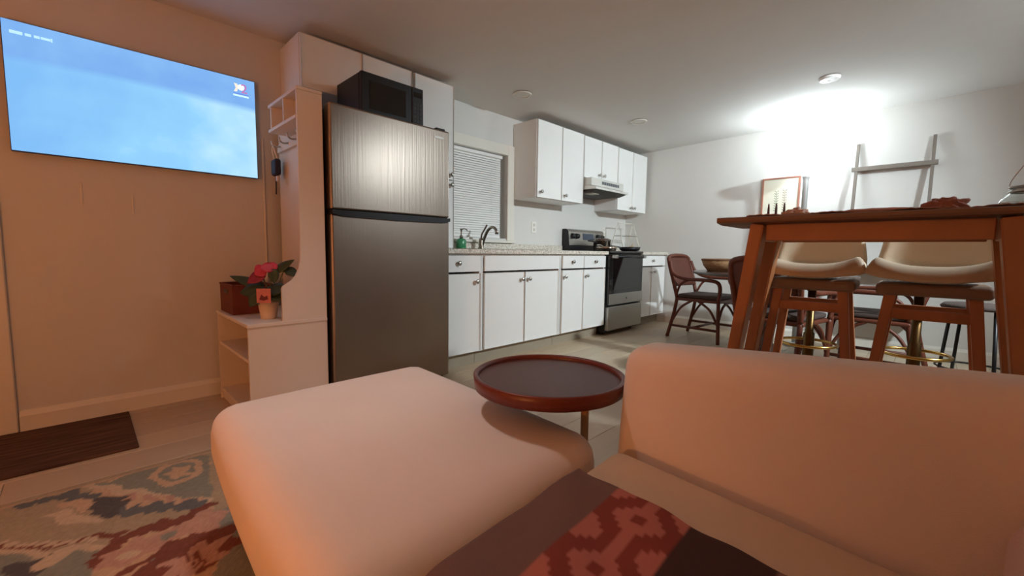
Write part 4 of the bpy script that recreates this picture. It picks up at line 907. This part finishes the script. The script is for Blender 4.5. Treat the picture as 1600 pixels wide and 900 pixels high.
# framed botanical print on the right wall
pf_ = thing('framed_print', 'framed botanical print with two leafy stems on the right wall beside the torchiere', 'picture', (XR, 1.225, 1.5))
FRM = mat('frame_wood', (168, 112, 92), 0.5, var=0.1); py0, py1, pz0, pz1 = 1.045, 1.405, 1.235, 1.742
for nm, q in (('frame_side', (py0, py0+0.016, pz0, pz1)), ('frame_side', (py1-0.016, py1, pz0, pz1)), ('frame_rail', (py0+0.016, py1-0.016, pz0, pz0+0.016)), ('frame_rail', (py0+0.016, py1-0.016, pz1-0.016, pz1))):
    part(nm, B(XR-0.024, XR-0.001, q[0], q[1], q[2], q[3], bev=0.002), FRM, pf_, world=True)
sh_ = part('print_sheet', B(XR-0.010, XR-0.002, py0+0.016, py1-0.016, pz0+0.016, pz1-0.016), mat('print_paper', (230, 226, 206), 0.8), pf_, world=True)
INK = mat('print_green', (96, 112, 82), 0.8); INK2 = mat('print_brown', (130, 104, 88), 0.8)
for yc, zc, m_, n_ in ((1.262, 1.36, INK, 9), (1.185, 1.34, INK2, 10)):
    part('stem', B(XR-0.0112, XR-0.0102, yc-0.0015, yc+0.0015, zc, zc+0.032*n_*0.8), m_, sh_, world=True)
    for k in range(n_):
        for s in (-1, 1):
            z = zc+0.02+k*0.026; bm = bmesh.new()
            prism(bm, [(yc+s*0.003, z), (yc+s*0.014, z+0.006), (yc+s*0.024, z+0.016), (yc+s*0.011, z+0.012)], 0, XR-0.0112, XR-0.0102); part('leaf', bm, m_, sh_, world=True)
# leaning ladder shelf against the right wall
ls = thing('ladder_shelf', 'slim grey ladder shelf with one crossboard leaning on the right wall', 'shelf', (5.2, 0.315, 0))
LADM = mat('ladder_grey', (128, 118, 108), 0.6, var=0.1)
for y in (0.585, 0.055): part('upright', BM((5.10, y, 0.002), (5.375, y, 1.985), 0.024, 0.028, up=(1, 0, 0)), LADM, ls, world=True)
for z, d_ in ((1.74, 0.10), (1.25, 0.14), (0.80, 0.2), (0.36, 0.26)):
    x = 5.10+0.275*z/1.985; part('shelf_board', B(x+0.016, min(XR-0.004, x+d_), 0.03, 0.61, z-0.012, z+0.012, bev=0.002), LADM, ls, world=True)
    part('crossbar', B(x-0.022, x+0.0155, 0.02, 0.62, z-0.02, z+0.02, bev=0.003), LADM, ls, world=True)
# ceiling fixtures
def ceil_obj(name, x, y, prof_, m_, label, cat):
    o = part(name, LT(prof_, n=36), m_, smooth=False); o.location = (x, y, ceil_z(y)-0.001); o.rotation_euler = (math.atan(-0.024), 0, 0); tag(o, label, cat); return o
sdp = pix(1296, 124, 2, ceil_z(0.65)-0.012)
sd_ = thing('smoke_detector', 'round white smoke detector on the ceiling', 'smoke detector', (sdp.x, sdp.y, ceil_z(sdp.y)-0.001)); sd_.rotation_euler = (math.atan(-0.024), 0, 0)
part('housing', LT([(0, 0), (0.072, 0), (0.072, -0.008), (0.062, -0.018), (0.03, -0.022), (0, -0.022)], n=36), mat('detector_white', (244, 242, 238), 0.4), sd_)
part('test_button', LT([(0, -0.022), (0.012, -0.022), (0.012, -0.024), (0, -0.024)], n=16), TRIM, sd_)
for x, y, lb in ((4.09, 2.24, 'unlit round recessed ceiling light above the stove'), (2.72, 2.59, 'unlit round recessed ceiling light above the sink')):
    t = thing('recessed_or_fill_light', lb, 'ceiling light', (x, y, ceil_z(y)-0.002)); t.rotation_euler = (math.atan(-0.024), 0, 0)
    part('trim_ring', LT([(0.062, 0), (0.082, 0), (0.08, -0.006), (0.064, -0.008), (0.062, 0)], n=36), TRIM, t); part('lens', LT([(0, -0.0005), (0.061, -0.0005), (0.061, -0.004), (0, -0.005)], n=32), mat('frosted_lens', (224, 222, 214), 0.5), t)
# unseen fill lights added to brighten kitchen and ottoman, shaped like recessed fixtures
def fill_light(x, y, power, col, label, beam=160, aim=None):
    t = thing('recessed_or_fill_light', label, 'ceiling light', (x, y, ceil_z(y)-0.002)); t.rotation_euler = (math.atan(-0.024), 0, 0)
    part('trim_ring', LT([(0.062, 0), (0.082, 0), (0.08, -0.006), (0.064, -0.008), (0.062, 0)], n=36), TRIM, t); part('lens', LT([(0, -0.0005), (0.061, -0.0005), (0.061, -0.004), (0, -0.005)], n=32), mat('fill_lens', (250, 250, 245), 0.5, emit=(255, 248, 236), estr=6), t)
    l_ = bpy.data.lights.new('fill_light', 'SPOT'); l_.energy = power; l_.color = col; l_.spot_size = math.radians(beam); l_.spot_blend = 1.0; l_.shadow_soft_size = 0.10
    q = bpy.data.objects.new('fill_light', l_); link(q, t); q.location = (0, 0, -0.02)
    if aim: q.rotation_euler = (Vector(aim)-Vector((x, y, ceil_z(y)-0.02))).to_track_quat('-Z', 'Y').to_euler()
fill_light(3.2, -1.6, P_FILL_KITCHEN, (0.80, 0.93, 1.0), 'unseen fill light added over the open floor behind the bar table, turned towards the kitchen', 96, (4.2, 2.0, 0.8))
fill_light(0.62, 1.45, P_FILL_SITTING, (1.0, 0.87, 0.85), 'unseen fill light added in the ceiling over the ottoman', 95)
# warm table lamp on a stand at the other end of the sitting area
es = thing('lamp_stand', 'small round wooden stand holding the warm lamp beside the added armchair', 'table', (-1.30, 0.44, 0))
part('top', LT([(0, 0.30), (0.15, 0.30), (0.155, 0.31), (0.15, 0.324), (0, 0.324)], n=36), WOODT, es)
for a in range(3):
    c_, s_ = math.cos(a*2*PI/3), math.sin(a*2*PI/3); part('leg', TB([(0.08*c_, 0.08*s_, 0.299), (0.13*c_, 0.13*s_, 0.016)], 0.014, 10), WOODT, es, smooth=True)
wl = thing('table_lamp', 'warm table lamp with a pale drum shade on the round stand', 'lamp', (-1.30, 0.44, 0.325))
part('base', LT([(0, 0), (0.06, 0), (0.065, 0.02), (0.05, 0.08), (0.03, 0.13), (0.012, 0.15), (0.012, 0.2), (0, 0.2)], n=28), mat('lamp_ceramic', (190, 170, 140), 0.3), wl, smooth=True)
part('shade', LT([(0.13, 0.18), (0.10, 0.36), (0.098, 0.36), (0.128, 0.18)], n=36), mat('lamp_shade', (244, 214, 170), 0.8, emit=(255, 176, 96), estr=2.0), wl, smooth=True)
ld = bpy.data.lights.new('warm_light', 'POINT'); ld.energy = P_WARM; ld.color = (1.0, 0.36, 0.115); ld.shadow_soft_size = 0.055
lo_ = bpy.data.objects.new('warm_light', ld); link(lo_, wl); lo_.location = (0, 0, 0.40)
# unseen high-backed armchair, added to shade the sofa back from the warm lamp
ac = thing('added_armchair', 'unseen high-backed tan armchair added beside the warm table lamp to shade the sofa', 'added_armchair', (-0.80, 0.045, 0))
part('backrest', soft(-0.27, -0.15, -0.38, 0.375, 0.10, 0.98, 0.05, n=10, puff=0.01), SOFAB, ac, smooth=True)
part('seat', soft(-0.149, 0.38, -0.29, 0.285, 0.14, 0.42, 0.05, n=10, puff=0.01), SOFAB, ac, smooth=True)
for y_ in (-0.375, 0.29): part('arm', soft(-0.149, 0.36, y_, y_+0.08, 0.12, 0.58, 0.035, n=8), SOFAB, ac, smooth=True)
for x_ in (-0.2, 0.3):
    for y_ in (-0.3, 0.3): part('leg', LT([(0, 0), (0.018, 0), (0.024, 0.11), (0, 0.112)], c=(x_, y_, 0.0105), n=14), DARKP, ac)
for o in bpy.data.objects:
    if '_loc' in o: del o['_loc']
